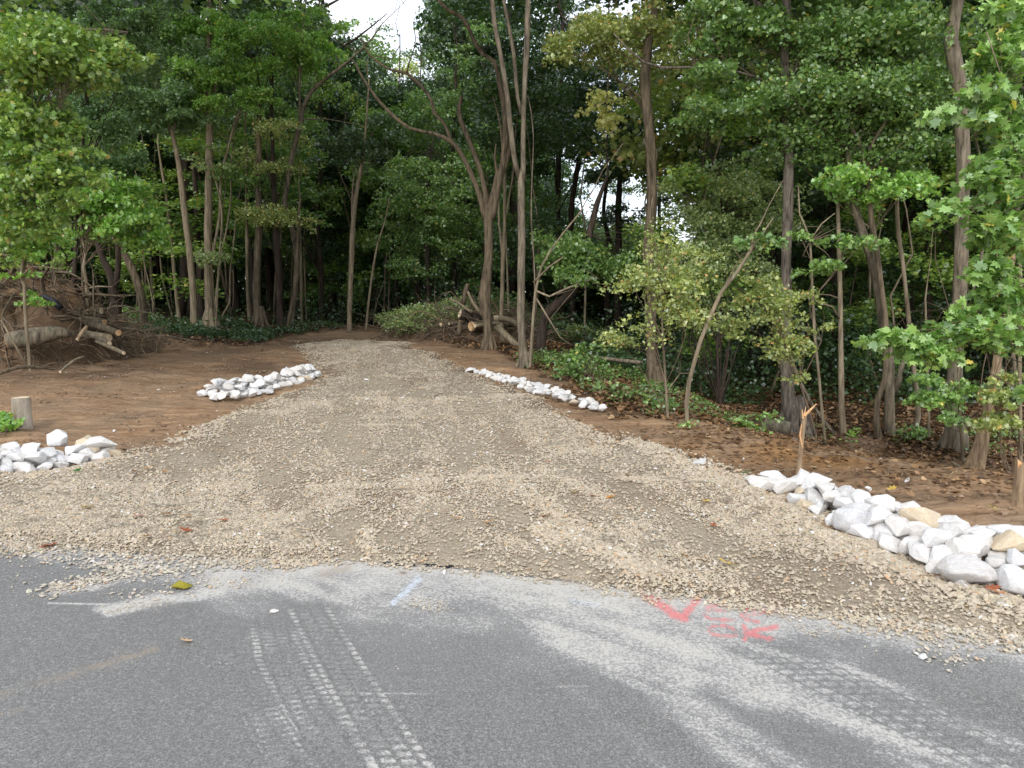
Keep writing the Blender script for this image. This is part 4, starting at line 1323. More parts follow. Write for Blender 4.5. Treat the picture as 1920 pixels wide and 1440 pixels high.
tree(1905, 860, 'pale thin stem at the extreme right edge of the forest', [[(1914, 860, 9), (1912, 700, 8), (1914, 560, 8), (1910, 430, 7), (1905, 330, 6)], [(1912, 560, 4), (1890, 480, 3)]], 'bark_tan', D=9.5, seed=26, cat='sapling', name='sapling',
    crown=[(1880, 740, 50, 16, 7), (1890, 780, 40, 14, 5), (1850, 790, 40, 12, 5), (1900, 700, 30, 14, 4)], pal='olive', leaf=.075, shape=MAPLE, cover=.75)

# ---- left part of the forest edge
tree(364, 615, 'pale yellowish trunk with an old scar halfway, left of the tallest light trunk', [
    [(364, 617, 17), (363, 570, 15), (360, 520, 14), (355, 470, 14), (349, 420, 14), (344, 380, 13), (337, 320, 12), (328, 270, 10), (322, 245, 9)],
    [(322, 248, 7), (305, 215, 6), (280, 200, 5), (250, 190, 4), (225, 165, 3), (190, 138, 3)], [(326, 255, 6), (330, 225, 5), (334, 180, 4), (345, 120, 3)]], 'bark_tan', seed=30,
    crown=[(320, 225, 60, 16, 10), (300, 180, 60, 20, 10), (255, 210, 50, 14, 7), (345, 190, 50, 16, 8), (310, 235, 40, 12, 5), (360, 120, 60, 25, 10), (300, 110, 60, 30, 10), (240, 70, 70, 40, 12)], pal='blue', leaf=.085)
tree(393, 616, 'tallest light brown trunk of the left group, straight with twin upper stems', [
    [(395, 617, 30), (393, 590, 20), (391, 520, 18), (390, 450, 17), (391, 380, 17), (392, 300, 16), (393, 220, 15), (390, 160, 14), (392, 80, 12), (392, 2, 10)],
    [(393, 240, 8), (402, 180, 8), (404, 120, 7), (410, 60, 6), (414, 2, 5)],
    [(394, 500, 8), (404, 450, 7), (412, 400, 6), (415, 330, 6), (430, 270, 5), (442, 225, 5), (470, 170, 4), (490, 130, 3)]], 'bark_tan', upper=1, seed=31, flare=1.1,
    crown=[(400, 130, 60, 22, 12), (380, 150, 40, 14, 6), (450, 120, 50, 24, 9), (395, 55, 50, 25, 9), (450, 55, 60, 30, 10), (400, 190, 45, 16, 7), (480, 180, 50, 20, 8), (340, 40, 60, 30, 10)], pal='bright', leaf=.085)
tree(396, 618, 'small tree with pale leaf tufts in front of the tallest light trunk', [[(405, 606, 5), (410, 500, 4), (416, 400, 4), (402, 330, 3), (395, 300, 2)]], 'bark_tan', seed=32, cat='sapling', name='sapling',
    crown=[(392, 298, 30, 22, 7), (385, 275, 24, 12, 3), (405, 320, 20, 10, 2), (400, 480, 50, 12, 3)], pal='grey', leaf=.09, cover=.9)
tree(467, 600, 'slim light pole left of the two dark trunks', [[(468, 603, 8), (464, 540, 7), (463, 450, 7), (462, 380, 6), (462, 300, 5), (460, 230, 4)]], 'bark_tan', seed=33)
tree(485, 606, 'sturdy brown trunk with a flared foot, first of the two dark ones', [[(488, 607, 26), (484, 590, 18), (481, 540, 17), (483, 480, 16), (486, 420, 15), (484, 360, 14), (485, 300, 13), (486, 200, 10)]], 'bark_brown', upper=1, seed=34, flare=1.1,
    crown=[(480, 350, 40, 16, 5), (440, 330, 40, 20, 5)])
tree(527, 612, 'dark straight trunk just right of the sturdy brown one', [[(526, 613, 18), (524, 570, 15), (522, 500, 15), (517, 430, 14), (515, 370, 11), (512, 300, 9), (510, 220, 8), (510, 120, 7)]], 'bark_dark', upper=1, seed=35,
    crown=[(520, 400, 60, 14, 8), (560, 405, 40, 16, 6), (500, 300, 60, 24, 8), (540, 240, 60, 24, 8)], pal='olive', leaf=.08, cover=.6)
tree(545, 608, 'slanting grey-brown trunk sweeping up and right to a long bare limb', [
    [(545, 610, 12), (553, 545, 12), (556, 480, 12), (545, 420, 12), (534, 390, 12), (536, 360, 12), (546, 300, 11), (562, 235, 11), (573, 190, 9), (598, 158, 8), (640, 125, 6), (670, 100, 4)],
    [(562, 235, 6), (562, 180, 6), (562, 140, 5), (566, 60, 4)], [(568, 225, 3), (600, 222, 3), (640, 228, 2), (700, 240, 2)]], 'bark_grey', seed=36,
    crown=[(540, 100, 60, 30, 12), (570, 80, 50, 34, 10), (590, 130, 30, 30, 4), (505, 50, 60, 34, 10), (600, 40, 40, 30, 5)], pal='bright', leaf=.10)
tree(566, 606, 'thin light pole right of the slanting trunk', [[(566, 607, 7), (565, 540, 7), (564, 480, 6), (562, 420, 5), (560, 330, 4)]], 'bark_tan', seed=37, cat='sapling', name='sapling')
tree(574, 600, 'very thin pole beside the light pole, half hidden', [[(575, 603, 4), (572, 520, 4), (570, 450, 3)]], 'bark_tan', seed=38, cat='sapling', name='sapling')
tree(540, 612, 'short brown trunk leaning right at the foot of the slanting one', [[(538, 612, 9), (548, 570, 9), (556, 520, 9), (558, 470, 8), (560, 400, 6)]], 'bark_brown', seed=39)
tree(655, 620, 'lone slender trunk standing at the head of the drive', [[(655, 622, 12), (656, 570, 11), (659, 500, 11), (661, 440, 11), (665, 390, 10), (672, 340, 9), (680, 300, 8), (686, 240, 5), (690, 180, 4)], [(662, 440, 5), (660, 380, 4), (664, 320, 3)]], 'bark_tan', seed=40,
    crown=[(690, 250, 60, 40, 10), (640, 280, 50, 30, 7)], pal='dark')
tree(687, 618, 'thin arching sapling right of the lone slender trunk', [[(686, 620, 6), (692, 560, 5), (700, 500, 5), (710, 450, 4), (722, 415, 3), (730, 370, 2)]], 'bark_tan', seed=41, cat='sapling', name='sapling')
tree(700, 610, 'faint leaning twig-thin sapling beside the brush heap', [[(700, 612, 3), (706, 570, 3), (722, 520, 2)]], 'bark_tan', seed=42, cat='sapling', name='sapling')
tree(263, 572, 'reddish trunk curving steeply out of the dark behind the log heap', [[(268, 575, 18), (262, 545, 17), (248, 505, 16), (232, 475, 15), (215, 445, 14), (197, 415, 13), (175, 372, 12), (160, 320, 9), (130, 260, 7)]], 'bark_brown', D=20, seed=43,
    crown=[(150, 260, 60, 24, 9), (200, 240, 50, 20, 7), (230, 190, 60, 24, 8)])
tree(218, 578, 'dark forked trunk rising behind the log heap', [[(218, 580, 24), (215, 550, 20), (208, 515, 16), (195, 490, 14), (182, 455, 12), (176, 420, 9)], [(215, 545, 14), (222, 500, 12), (221, 450, 11), (218, 400, 9), (220, 330, 6)]], 'bark_dark', D=19, seed=44)
tree(288, 585, 'crooked light pole right of the curved reddish trunk', [[(289, 587, 8), (287, 550, 8), (283, 500, 8), (280, 455, 7), (276, 400, 7), (268, 340, 6), (258, 270, 5), (250, 215, 4), (246, 150, 3)]], 'bark_tan', seed=45)
tree(334, 600, 'straight light pole left of the scarred trunk', [[(336, 602, 9), (330, 545, 8), (325, 490, 8), (319, 430, 7), (312, 370, 6), (302, 310, 5), (296, 262, 4)]], 'bark_tan', seed=46)
tree(322, 592, 'hair-thin pole bent at its foot among the left trunks', [[(324, 594, 5), (314, 560, 4), (303, 510, 4), (298, 440, 3), (296, 380, 3)]], 'bark_tan', seed=47, cat='sapling', name='sapling')
tree(352, 600, 'dark trunk hidden close behind the scarred one', [[(377, 600, 14), (376, 540, 13), (372, 470, 12), (368, 380, 11), (362, 300, 9), (350, 230, 7)]], 'bark_dark', D=24, seed=48)
tree(415, 600, 'very slim curved stem right of the tallest light trunk', [[(402, 600, 6), (407, 540, 5), (415, 480, 5), (425, 430, 4), (433, 370, 4), (434, 300, 3), (445, 230, 3)]], 'bark_tan', seed=49, cat='sapling', name='sapling')
tree(437, 600, 'dark crooked sapling in the shade between the light trunks and the brown one', [[(438, 602, 7), (430, 570, 6), (420, 530, 6), (412, 490, 5), (414, 440, 4)]], 'bark_dark', D=23, seed=50, cat='sapling', name='sapling')
tree(107, 590, 'slim trunk behind the root pile', [[(107, 590, 10), (106, 520, 10), (105, 440, 9), (107, 380, 8), (112, 300, 6)]], 'bark_tan', D=17, seed=51,
    crown=[(110, 430, 60, 14, 7), (120, 500, 40, 10, 3)], pal='yellow', leaf=.09)
tree(166, 664, 'knobbly sapling with one short side stick in front of the log heap', [
    [(166, 666, 8), (164, 620, 8), (163, 580, 7), (162, 530, 7), (157, 500, 7), (160, 478, 6), (155, 450, 6), (152, 420, 5), (150, 380, 4)], [(163, 541, 4), (185, 537, 4), (209, 538, 3)]], 'bark_tan', seed=52, cat='sapling', name='sapling',
    crown=[(150, 395, 60, 18, 8), (215, 372, 70, 30, 16), (250, 405, 55, 30, 12), (235, 440, 55, 16, 7), (180, 430, 40, 16, 5), (170, 360, 40, 16, 5)], pal='bright', leaf=.10, shape=MAPLE)
tree(57, 697, 'slim sapling standing in front of the root pile with leaves at mid height', [
    [(57, 699, 8), (53, 650, 7), (48, 600, 7), (46, 560, 7), (46, 535, 8), (39, 517, 8), (43, 490, 7), (41, 460, 6), (33, 430, 5), (30, 380, 4)], [(38, 520, 4), (60, 500, 3), (120, 505, 2)], [(57, 699, 5), (30, 650, 5), (2, 600, 4)]], 'bark_tan', seed=53, cat='sapling', name='sapling',
    crown=[(60, 560, 30, 16, 5), (40, 520, 30, 12, 3), (60, 475, 40, 16, 5), (40, 440, 60, 22, 9), (95, 460, 40, 18, 5)], pal='bright', leaf=.085, shape=MAPLE, cover=.9)
tree(-40, 700, 'broad yellow-green maple leaning in from the left edge in tiers of leaves', [
    [(-90, 720, 30), (-85, 560, 26), (-80, 400, 22), (-70, 250, 18), (-50, 100, 14), (-40, 2, 10)], [(-75, 300, 9), (0, 240, 7), (60, 225, 5), (110, 210, 3)], [(-55, 140, 9), (20, 70, 7), (100, 60, 5), (200, 55, 3), (240, 60, 2)],
    [(-80, 430, 8), (0, 370, 6), (60, 360, 4), (120, 345, 3)], [(-85, 500, 7), (0, 430, 5), (80, 430, 3)]], 'bark_grey', D=11.5, seed=54, pal='yellow', leaf=.092, shape=MAPLE, upper=2, up=.5, cover=.85,
    crown=[(50, 50, 80, 36, 20), (130, 75, 80, 30, 20), (200, 110, 60, 26, 13), (80, 120, 90, 30, 18), (20, 150, 60, 30, 10), (170, 140, 50, 16, 8), (40, 215, 80, 26, 16), (90, 235, 60, 22, 10), (20, 270, 60, 26, 10), (100, 290, 60, 22, 12),
           (60, 320, 80, 22, 14), (130, 320, 50, 18, 8), (30, 370, 60, 22, 10), (100, 375, 50, 18, 8), (20, 420, 60, 20, 8), (70, 410, 60, 18, 8), (20, 480, 40, 16, 5), (130, 345, 50, 14, 6)])
tree(120, 640, 'blue-green small tree filling the gap behind the left maple', [[(130, 640, 10), (140, 500, 9), (150, 350, 8), (160, 200, 6), (170, 60, 4)]], 'bark_dark', D=15.5, seed=55, pal='blue', leaf=.075,
    crown=[(190, 230, 60, 26, 12), (170, 290, 60, 22, 10), (210, 300, 50, 18, 8), (240, 90, 60, 40, 12), (190, 50, 60, 40, 12), (280, 40, 50, 36, 10), (150, 190, 60, 30, 12), (230, 150, 50, 24, 8)], upper=1)

# ---- leafy trees filling the middle distance
MID = [
    (800, 24, 'bright-crowned maple spreading left of the knotted tree', 'green', [(800, 330, 70, 34, 18), (770, 370, 60, 30, 12), (840, 370, 60, 30, 12), (810, 420, 80, 30, 14), (760, 440, 60, 30, 9), (850, 450, 50, 30, 9), (800, 490, 80, 26, 9)], 13),
    (740, 29, 'dark bushy tree at the head of the drive below the open sky', 'dark', [(740, 240, 70, 60, 20), (700, 330, 60, 60, 18), (760, 180, 60, 30, 12), (720, 440, 60, 50, 12), (800, 260, 50, 50, 12)], 14),
    (850, 27, 'leafy tree between the open sky and the central stems', 'green', [(872, 140, 40, 45, 14), (890, 60, 36, 50, 12), (850, 200, 34, 30, 7), (880, 200, 60, 40, 12), (840, 260, 50, 30, 8)], 12),
    (640, 30, 'dark tall tree left of the open sky', 'dark', [(640, 280, 70, 60, 20), (610, 360, 60, 50, 14), (660, 180, 60, 50, 16), (600, 240, 60, 60, 16), (640, 430, 70, 40, 12)], 14),
    (600, 27, 'green crown catching light left of the bare limb', 'green', [(560, 50, 70, 40, 16), (520, 130, 60, 40, 12), (600, 30, 40, 26, 7), (500, 220, 60, 40, 10), (650, 110, 30, 20, 3)], 12),
    (470, 26, 'deep green tree behind the left group of trunks', 'dark', [(470, 300, 70, 50, 16), (440, 230, 70, 40, 12), (430, 350, 60, 40, 10), (370, 300, 50, 40, 8), (500, 450, 50, 30, 6)], 12),
    (1050, 28, 'dark green tree with its crown between the central stems and the vine-wrapped tree', 'dark', [(1060, 60, 70, 60, 22), (1020, 150, 50, 60, 14), (1110, 180, 80, 50, 20), (1030, 240, 50, 40, 8), (1150, 220, 50, 30, 8)], 15),
    (1240, 30, 'light olive tree glowing behind the vine-wrapped trunk', 'olive', [(1270, 40, 60, 60, 13), (1310, 100, 50, 60, 8), (1250, 130, 50, 40, 5), (1180, 100, 50, 40, 4)], 10),
    (1160, 33, 'thin-crowned tree in the bright gap below the olive one', 'green', [(1170, 300, 70, 14, 4), (1100, 330, 60, 16, 4), (1200, 350, 60, 18, 5), (1090, 420, 80, 30, 10), (1170, 450, 70, 30, 10)], 9),
    (1330, 30, 'airy thin-leaved tree through which the white sky sparkles right of the vine-wrapped trunk', 'olive', [(1290, 230, 60, 50, 9), (1340, 300, 60, 50, 9), (1280, 340, 50, 50, 7), (1350, 200, 50, 40, 7), (1180, 260, 60, 40, 6), (1130, 400, 60, 40, 7)], 8),
    (745, 31, 'airy tree-top with sparse leaves breaking up the open sky', 'green', [(710, 95, 50, 14, 4), (760, 110, 40, 14, 4), (690, 50, 26, 20, 3), (830, 90, 30, 24, 4), (800, 120, 40, 14, 4), (740, 60, 30, 16, 2)], 5),
    (1410, 22, 'dense dark tree filling the gap left of the scaly trunk', 'dark', [(1400, 300, 70, 50, 18), (1360, 380, 60, 50, 14), (1420, 430, 60, 60, 14), (1430, 220, 50, 50, 12), (1380, 510, 60, 40, 10), (1440, 560, 50, 40, 8)], 10),
    (1560, 19, 'shaded tree closing the view right of the scaly trunk', 'dark', [(1540, 330, 60, 50, 14), (1600, 400, 60, 60, 14), (1540, 450, 50, 40, 8), (1560, 600, 50, 60, 8), (1600, 250, 80, 50, 16)], 12),
    (1740, 18, 'dark understorey tree behind the wavy trunk', 'dark', [(1740, 330, 70, 70, 16), (1740, 180, 70, 70, 18), (1700, 470, 60, 60, 10), (1760, 560, 50, 50, 8), (1850, 300, 70, 90, 20), (1860, 500, 60, 80, 14), (1840, 100, 80, 70, 18)], 12),
]
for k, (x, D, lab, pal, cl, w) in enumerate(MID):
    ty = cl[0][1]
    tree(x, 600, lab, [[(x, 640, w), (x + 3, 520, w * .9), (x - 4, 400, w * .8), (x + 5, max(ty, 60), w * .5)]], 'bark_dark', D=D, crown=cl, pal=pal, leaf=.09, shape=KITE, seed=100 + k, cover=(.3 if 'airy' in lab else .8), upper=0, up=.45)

# ---- broken and cut stems in the clearing
t = thing('broken_stake', 'splintered orange stub of a snapped sapling standing at the tip of the right riprap', 'broken sapling', tuple(hit(1496, 900)))
b0 = np.array(t.location)
D = b0[1]
mb = MB()
tube(mb, [[*(b0 - [0, 0, .1]), .045]] + stem_world([(1496, 900, 17), (1499, 870, 12), (1502, 840, 11), (1505, 810, 10), (1508, 785, 10), (1510, 774, 7)], D), 9, .06, .12)
link('stem', mb.mesh('stem', M['bark_bare'], True, off=b0), t)
mb = MB()
for S in [[(1508, 780, 6), (1518, 770, 5), (1531, 757, 2)], [(1506, 785, 5), (1504, 768, 2)], [(1508, 780, 4), (1511, 762, 1)], [(1497, 895, 9), (1488, 902, 5), (1481, 905, 2)], [(1499, 893, 8), (1503, 903, 5), (1512, 905, 2)],
          [(1505, 840, 4), (1500, 815, 4), (1503, 795, 2)]]:
    tube(mb, stem_world(S, D - .02), 5, .05, .1)
link('splinter', mb.mesh('splinter', M['splinter'], False, off=b0), t)

def stump(name, px, py, top_py, w, label, mat, capmat, jag=0.0, group=None):
    b = hit(px, py)
    topp = at(px, top_py, b[1])
    hh = topp[2] - b[2]
    r = w * .5 / F * b[1]
    t = thing(name, label, 'stump', tuple(b))
    mb = MB()
    n = 22
    rings = []
    for zz, k in [(-.08, 1.25), (0.02, 1.12), (hh * .15, 1.03), (hh * .5, .98), (hh * .85, .97), (hh, .95)]:
        for i in range(n):
            a = i / n * 6.283
            rr = r * k * (1 + .05 * math.sin(a * 3 + 1) + .03 * math.sin(a * 7 + zz * 9))
            rings.append((rr * math.cos(a), rr * math.sin(a), zz + (jag * random.random() * hh if zz == hh else 0)))
    Q = [(j * n + i, j * n + (i + 1) % n, (j + 1) * n + (i + 1) % n, (j + 1) * n + i) for j in range(5) for i in range(n)]
    mb.add(rings, Q)
    link('bark', mb.mesh('bark', M[mat], True), t)
    mb = MB()
    top = [(x * .985, y * .985, z - .004) for x, y, z in rings[-n:]]
    top.append((0, 0, hh - .01 + jag * hh * .4))
    mb.add(top, [(i, (i + 1) % n, n) for i in range(n)])
    link('cut_face', mb.mesh('cut_face', M[capmat], False), t)
    return t
st = stump('stump', 43, 805, 745, 33, 'short pale grey tree stump freshly sawn flat at the left edge', 'bark_grey', 'pale_cut')
st.children[0].data.materials[0] = bark_mat('bark_ash', (0.20, 0.165, 0.13), (0.42, 0.37, 0.31), 1.2, .2, .4)
stump('stump', 1914, 945, 876, 30, 'torn-off orange-topped stump cut by the right edge', 'bark_bare', 'splinter', .25)

# ================================================================== BACKGROUND FOREST (shared meshes)
def proto_tree(i, h, pal, low):
    g = np.random.default_rng(3000 + i)
    mb = MB()
    P = [[0, 0, -.3, .17]]
    x = y = 0
    for k in range(7):
        x += g.normal(0, .16)
        y += g.normal(0, .16)
        P.append([x, y, h * (k + .6) / 7, .16 * (1 - .11 * k)])
    tube(mb, P, 7, .9, .06)
    for k in range(7):
        z = h * g.uniform(.3, .9)
        a = g.random() * 6.28
        L = g.uniform(1.2, 2.6)
        tube(mb, [[0, 0, z, .05], [L * .5 * math.cos(a), L * .5 * math.sin(a), z + .5, .035], [L * math.cos(a), L * math.sin(a), z + 1.2, .012]], 4, .6, .03, False)
    tr = mb.mesh('trunk', M['bark_dark'])
    cl = []
    for k in range(22):
        z = g.uniform(low, 1) * h
        rr = 2.5 * g.random() ** .5 * (1.05 - .45 * abs(z / h - .55))
        a = g.random() * 6.28
        cl.append(((rr * math.cos(a), rr * math.sin(a), z), (1.0, 1.0, .55), 5, .8))
    P, c = plates(cl, .145, g, .75)
    return tr, leaf_mesh('crown', P, .145, pal, KITE, .5, seed=i)
PROT = [proto_tree(i, [12, 13, 11, 12, 13, 12][i], ['dark', 'green', 'dark', 'green', 'olive', 'dark'][i], [.42, .3, .2, .38, .3, .5][i]) for i in range(6)]
def proto_sap(i, pal):
    g = np.random.default_rng(3300 + i)
    mb = MB()
    P = [[0, 0, -.2, .035]]
    x = y = 0
    for k in range(6):
        x += g.normal(0, .12)
        y += g.normal(0, .12)
        P.append([x, y, 6.5 * (k + .6) / 6, .03 * (1 - .13 * k)])
    tube(mb, P, 5, .7, .04)
    tr = mb.mesh('trunk', M['bark_tan' if i % 2 else 'bark_brown'])
    cl = [((g.normal(0, .7), g.normal(0, .7), g.uniform(.8 if i > 1 else 2.5, 6.4)), (.6, .6, .25), 3, .5) for k in range(12)]
    P, c = plates(cl, .095, g, .75)
    return tr, leaf_mesh('crown', P, .095, pal, KITE, .65, seed=40 + i)
SAPS = [proto_sap(i, ['green', 'dark', 'green', 'yellow'][i]) for i in range(4)]

def put_tree(pr, x, y, s, sz, label, cat, group, name):
    z = hgt(x, y)
    r = thing(name, label, cat, (x, y, z), group)
    rz = random.uniform(0, 6.28)
    r.rotation_euler = (0, 0, rz)
    r.scale = (s, s, sz)
    link('trunk', pr[0], r)
    link('crown', pr[1], r)
    return r

OCC = []
def free(x, y, d):
    if all((x - a) ** 2 + (y - b) ** 2 > d * d for a, b in OCC):
        OCC.append((x, y))
        return True
    return False
def maxh(x, y):
    """the canopy is lower or open toward the two patches of sky"""
    px = 960 + F * x / y
    if 655 < px < 865:
        return 1.6 + y * ((545 - 140) / F)
    if 1010 < px < 1400 and y > 22:
        return 1.6 + y * ((545 - random.choice((440, 430, 430, 370))) / F)
    return 99
nb = 0
for tries in range(4000):
    if nb >= 190:
        break
    y = 19 + 47 * random.random() ** 0.85
    x = random.uniform(-.80, .80) * (y + 3)
    px = 960 + F * x / y
    if px < 640 and y < 26:
        continue
    if 560 < px < 1240 and y < 29:
        continue
    if px >= 1240 and y < 17:
        continue
    if not free(x, y, 2.1):
        continue
    mh = maxh(x, y)
    i = random.randrange(6)
    sz = random.uniform(.95, 1.35)
    if 12.5 * sz > mh:
        sz = mh / 13.5
        if sz < .3:
            continue
    deep = y > 38
    put_tree(PROT[i], x, y, random.uniform(.85, 1.15), sz,
             'shaded tree deep in the forest, lost among others behind the front trunks' if deep else 'dark-trunked tree standing in the shade right behind the front row of trunks', 'tree',
             'far shaded forest trees' if deep else 'nearer shaded forest trees', 'forest_tree')
    nb += 1
# understorey saplings scattered through the forest, some past the frame sides
ns = 0
for tries in range(3000):
    if ns >= 210:
        break
    y = 15 + 35 * random.random()
    x = random.uniform(-.78, .78) * (y + 3)
    px = 960 + F * x / y
    if px < 640 and y < 22.5 or 560 < px < 960 and y < 25 or 960 <= px < 1300 and y < 19:
        continue
    if px > 1300 and y < 14:
        continue
    if 6.5 > maxh(x, y) * 1.1:
        continue
    if not free(x, y, 1.1):
        continue
    i = random.randrange(4) if px > 600 else random.choice([0, 0, 1, 1, 3])
    put_tree(SAPS[i], x, y, random.uniform(.8, 1.3), random.uniform(.7, 1.25), 'thin understorey sapling with sparse leaves inside the shaded forest', 'sapling', 'understorey saplings', 'sapling')
    ns += 1

# ================================================================== FAR WOOD, UNDERGROWTH, LITTER (beyond counting)
g = np.random.default_rng(77)
def cloud(n, y0, y1, xr, zf, size, pal, name, label=None, up=.4, seed=1, filt=None, shape=KITE, power=1.0):
    Y = y0 + (y1 - y0) * g.random(n) ** power
    X = (g.random(n) * 2 - 1) * xr * (Y + 3)
    Z = height(X, Y) + zf(X, Y, g.random(n))
    if filt is not None:
        k = filt(X, Y, Z)
        X, Y, Z = X[k], Y[k], Z[k]
    o = link(name, leaf_mesh(name, np.stack([X, Y, Z], 1), size, pal, shape, up, seed))
    tag(o, kind='stuff')
    return o

# the wood beyond the last trunks
def zf(X, Y, u):
    top = 6.5 + 6.0 * fbm(X * .12, Y * .12, 3, 120)
    px = 960 + F * X / Y
    gap = sst(px, 1000, 1060) * (1 - sst(px, 1340, 1400))
    top = top * (1 - .52 * gap)
    return u ** .9 * top
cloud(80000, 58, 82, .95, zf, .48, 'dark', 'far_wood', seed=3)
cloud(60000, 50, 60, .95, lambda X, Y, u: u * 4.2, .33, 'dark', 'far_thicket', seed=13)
# undergrowth inside the wood
def zf2(X, Y, u):
    px = 960 + F * X / Y
    t = .35 + 1.6 * sst(fbm(X * .35, Y * .35, 3, 131), .42, .7) * (0.35 + .65 * sst(px, 560, 760))
    return u * t
def f2(X, Y, Z):
    px = 960 + F * X / Y
    yb = np.interp(X / Y, _laz, _ly)
    m = fbm(X * .7, Y * .7, 3, 133)
    return (Y > yb + 1.2 + 2.5 * m) & (m > .49) & (g.random(len(X)) < .12 + .88 * sst(px, 480, 760))
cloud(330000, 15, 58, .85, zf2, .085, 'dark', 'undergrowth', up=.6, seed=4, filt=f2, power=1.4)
# low green ground cover along the shady edges
def patch(pts, n, hgt_, size, pal, name, up=.6, seed=1, shape=KITE, kind='stuff'):
    P = []
    for px_, py_, rx, ry, w in pts:
        q_ = hit(px_, py_)
        m = int(n * w)
        a = g.random(m) * 6.283
        r = np.sqrt(g.random(m))
        x = q_[0] + rx * r * np.cos(a)
        y = q_[1] + ry * r * np.sin(a)
        k = (fbm(x * 3, y * 3, 3, 140) > .46) & (litter_mask(x, y) > .75)
        x, y = x[k], y[k]
        z = height(x, y) + g.random(len(x)) ** 1.5 * hgt_ * (1 - .6 * r[k] ** 2) * (.5 + fbm(x * 2, y * 2, 2, 141)) + .01
        P.append(np.stack([x, y, z], 1))
    P = np.concatenate(P)
    return link(name, leaf_mesh(name, P, size, pal, shape, up, seed))
tag(patch([(470, 632, 2.4, 1.1, 1), (400, 628, 2.2, 1.2, 1), (250, 608, 3.0, 1.4, 1.1), (560, 618, 1.3, .8, .35), (300, 620, 1.5, .8, .5)], 9000, .22, .055, 'dark', 'ground_cover', seed=7), kind='stuff')
tag(patch([(1145, 750, .9, 1.4, .8), (1100, 700, 1.4, 1.8, 1.3), (1180, 715, 1.6, 1.5, 1.2), (1040, 680, 1.0, 1.6, .8), (1270, 700, 1.8, 1.5, 1.0), (1350, 690, 1.6, 1.8, .8), (1450, 660, 2.5, 2.5, 1.0), (1320, 640, 3, 2.5, 1)], 3000, .22, .05, 'green', 'ground_cover', seed=8), kind='stuff')
tag(patch([(1310, 780, .8, .4, .3), (1450, 800, .8, .35, .3), (1400, 800, .3, .2, .2), (1560, 822, .5, .15, .12), (1640, 830, .8, .15, .16), (1700, 815, .4, .2, .16), (1880, 820, .6, .4, .3), (1850, 850, .4, .2, .1)], 1700, .18, .045, 'green', 'weeds', seed=9), kind='stuff')
# fallen leaves carpeting the forest floor
def litter(n, y0, y1, xr, size, thr, seed, name):
    Y = y0 + (y1 - y0) * g.random(n) ** 1.3
    X = (g.random(n) * 2 - 1) * xr * (Y + 3)
    m = litter_mask(X, Y)
    k = g.random(n) < m * thr * (.3 + .9 * sst(X / Y, -.25, .1))
    X, Y = X[k], Y[k]
    P = np.stack([X, Y, height(X, Y) + (fbm(X * 7, Y * 7, 4, 33) - 0.5) * 0.075 + .012 + .02 * g.random(len(X))], 1)
    tag(link(name, leaf_mesh(name, P, size, 'litter', LOBE, .72, seed, M['litter'], curl=-.35)), kind='stuff')
litter(150000, 6, 24, .85, .06, .9, 11, 'leaf_litter')
def sprinkle(pts, n, size, seed, name):
    P = []
    for px_, py_, rx, ry, w in pts:
        q_ = hit(px_, py_)
        m = int(n * w)
        x, y = q_[0] + g.normal(0, rx, m), q_[1] + g.normal(0, ry, m)
        k = litter_mask(x, y) < .98
        x, y = x[k], y[k]
        P.append(np.stack([x, y, height(x, y) + .03], 1))
    tag(link(name, leaf_mesh(name, np.concatenate(P), size, 'litter', LOBE, .8, seed, M['litter'], curl=-.35)), kind='stuff')
sprinkle([(1700, 860, 1.6, .35, 1), (1500, 845, 1.0, .35, .6), (1350, 815, .9, .35, .5), (1850, 900, .8, .4, .5), (1100, 745, .6, .8, .25), (450, 650, 2.4, .6, .3), (1750, 900, 1, .4, .3)], 700, .05, 12, 'scattered_dry_leaves')

# twigs, roots and straw lying on the graded soil
def sticks(name, spots, mat, seed):
    r = random.Random(seed)
    mb = MB()
    for px_, py_, rx, ry, n, L0, L1, rad in spots:
        q_ = hit(px_, py_)
        for i in range(n):
            x, y = q_[0] + r.gauss(0, rx), q_[1] + r.gauss(0, ry)
            a = r.uniform(0, 6.28)
            L = r.uniform(L0, L1)
            P = []
            lift = r.uniform(0, .05)
            for k in range(4):
                P.append([x, y, hgt(x, y) + .015 + lift * (k in (1, 2)), rad * r.uniform(.6, 1.1) * (1 - .2 * k)])
                a += r.gauss(0, .45)
                x += math.cos(a) * L / 3
                y += math.sin(a) * L / 3
            tube(mb, P, 4, .12, .05, False)
    o = link(name, mb.mesh(name, mat))
    return tag(o, kind='stuff')
sticks('twigs', [(250, 770, 1.3, .8, 26, .06, .3, .004), (120, 780, .8, .5, 16, .06, .25, .004), (400, 760, .7, .4, 8, .05, .2, .003), (1650, 900, 1.0, .3, 14, .08, .3, .004), (1450, 860, .7, .25, 8, .08, .3, .004),
                 (1800, 880, .7, .25, 26, .15, .55, .007), (1600, 850, 1.2, .3, 22, .1, .5, .005), (200, 720, 1.6, .8, 14, .1, .4, .004), (950, 700, .8, 1.0, 16, .15, .5, .006), (1350, 810, .8, .3, 12, .1, .4, .005)], M['bark_bare'], 5)
sticks('fallen_twigs', [(1850, 870, .5, .3, 34, .15, .6, .008), (1650, 845, 1.5, .3, 30, .2, .7, .006), (1100, 700, 1.5, 1.5, 40, .3, 1.2, .008), (450, 640, 3, 1.0, 40, .3, 1.0, .008), (700, 625, 4, 1.0, 60, .4, 1.5, .012),
                        (1300, 760, 2, 1, 40, .3, 1.0, .007)], M['twig'], 6)

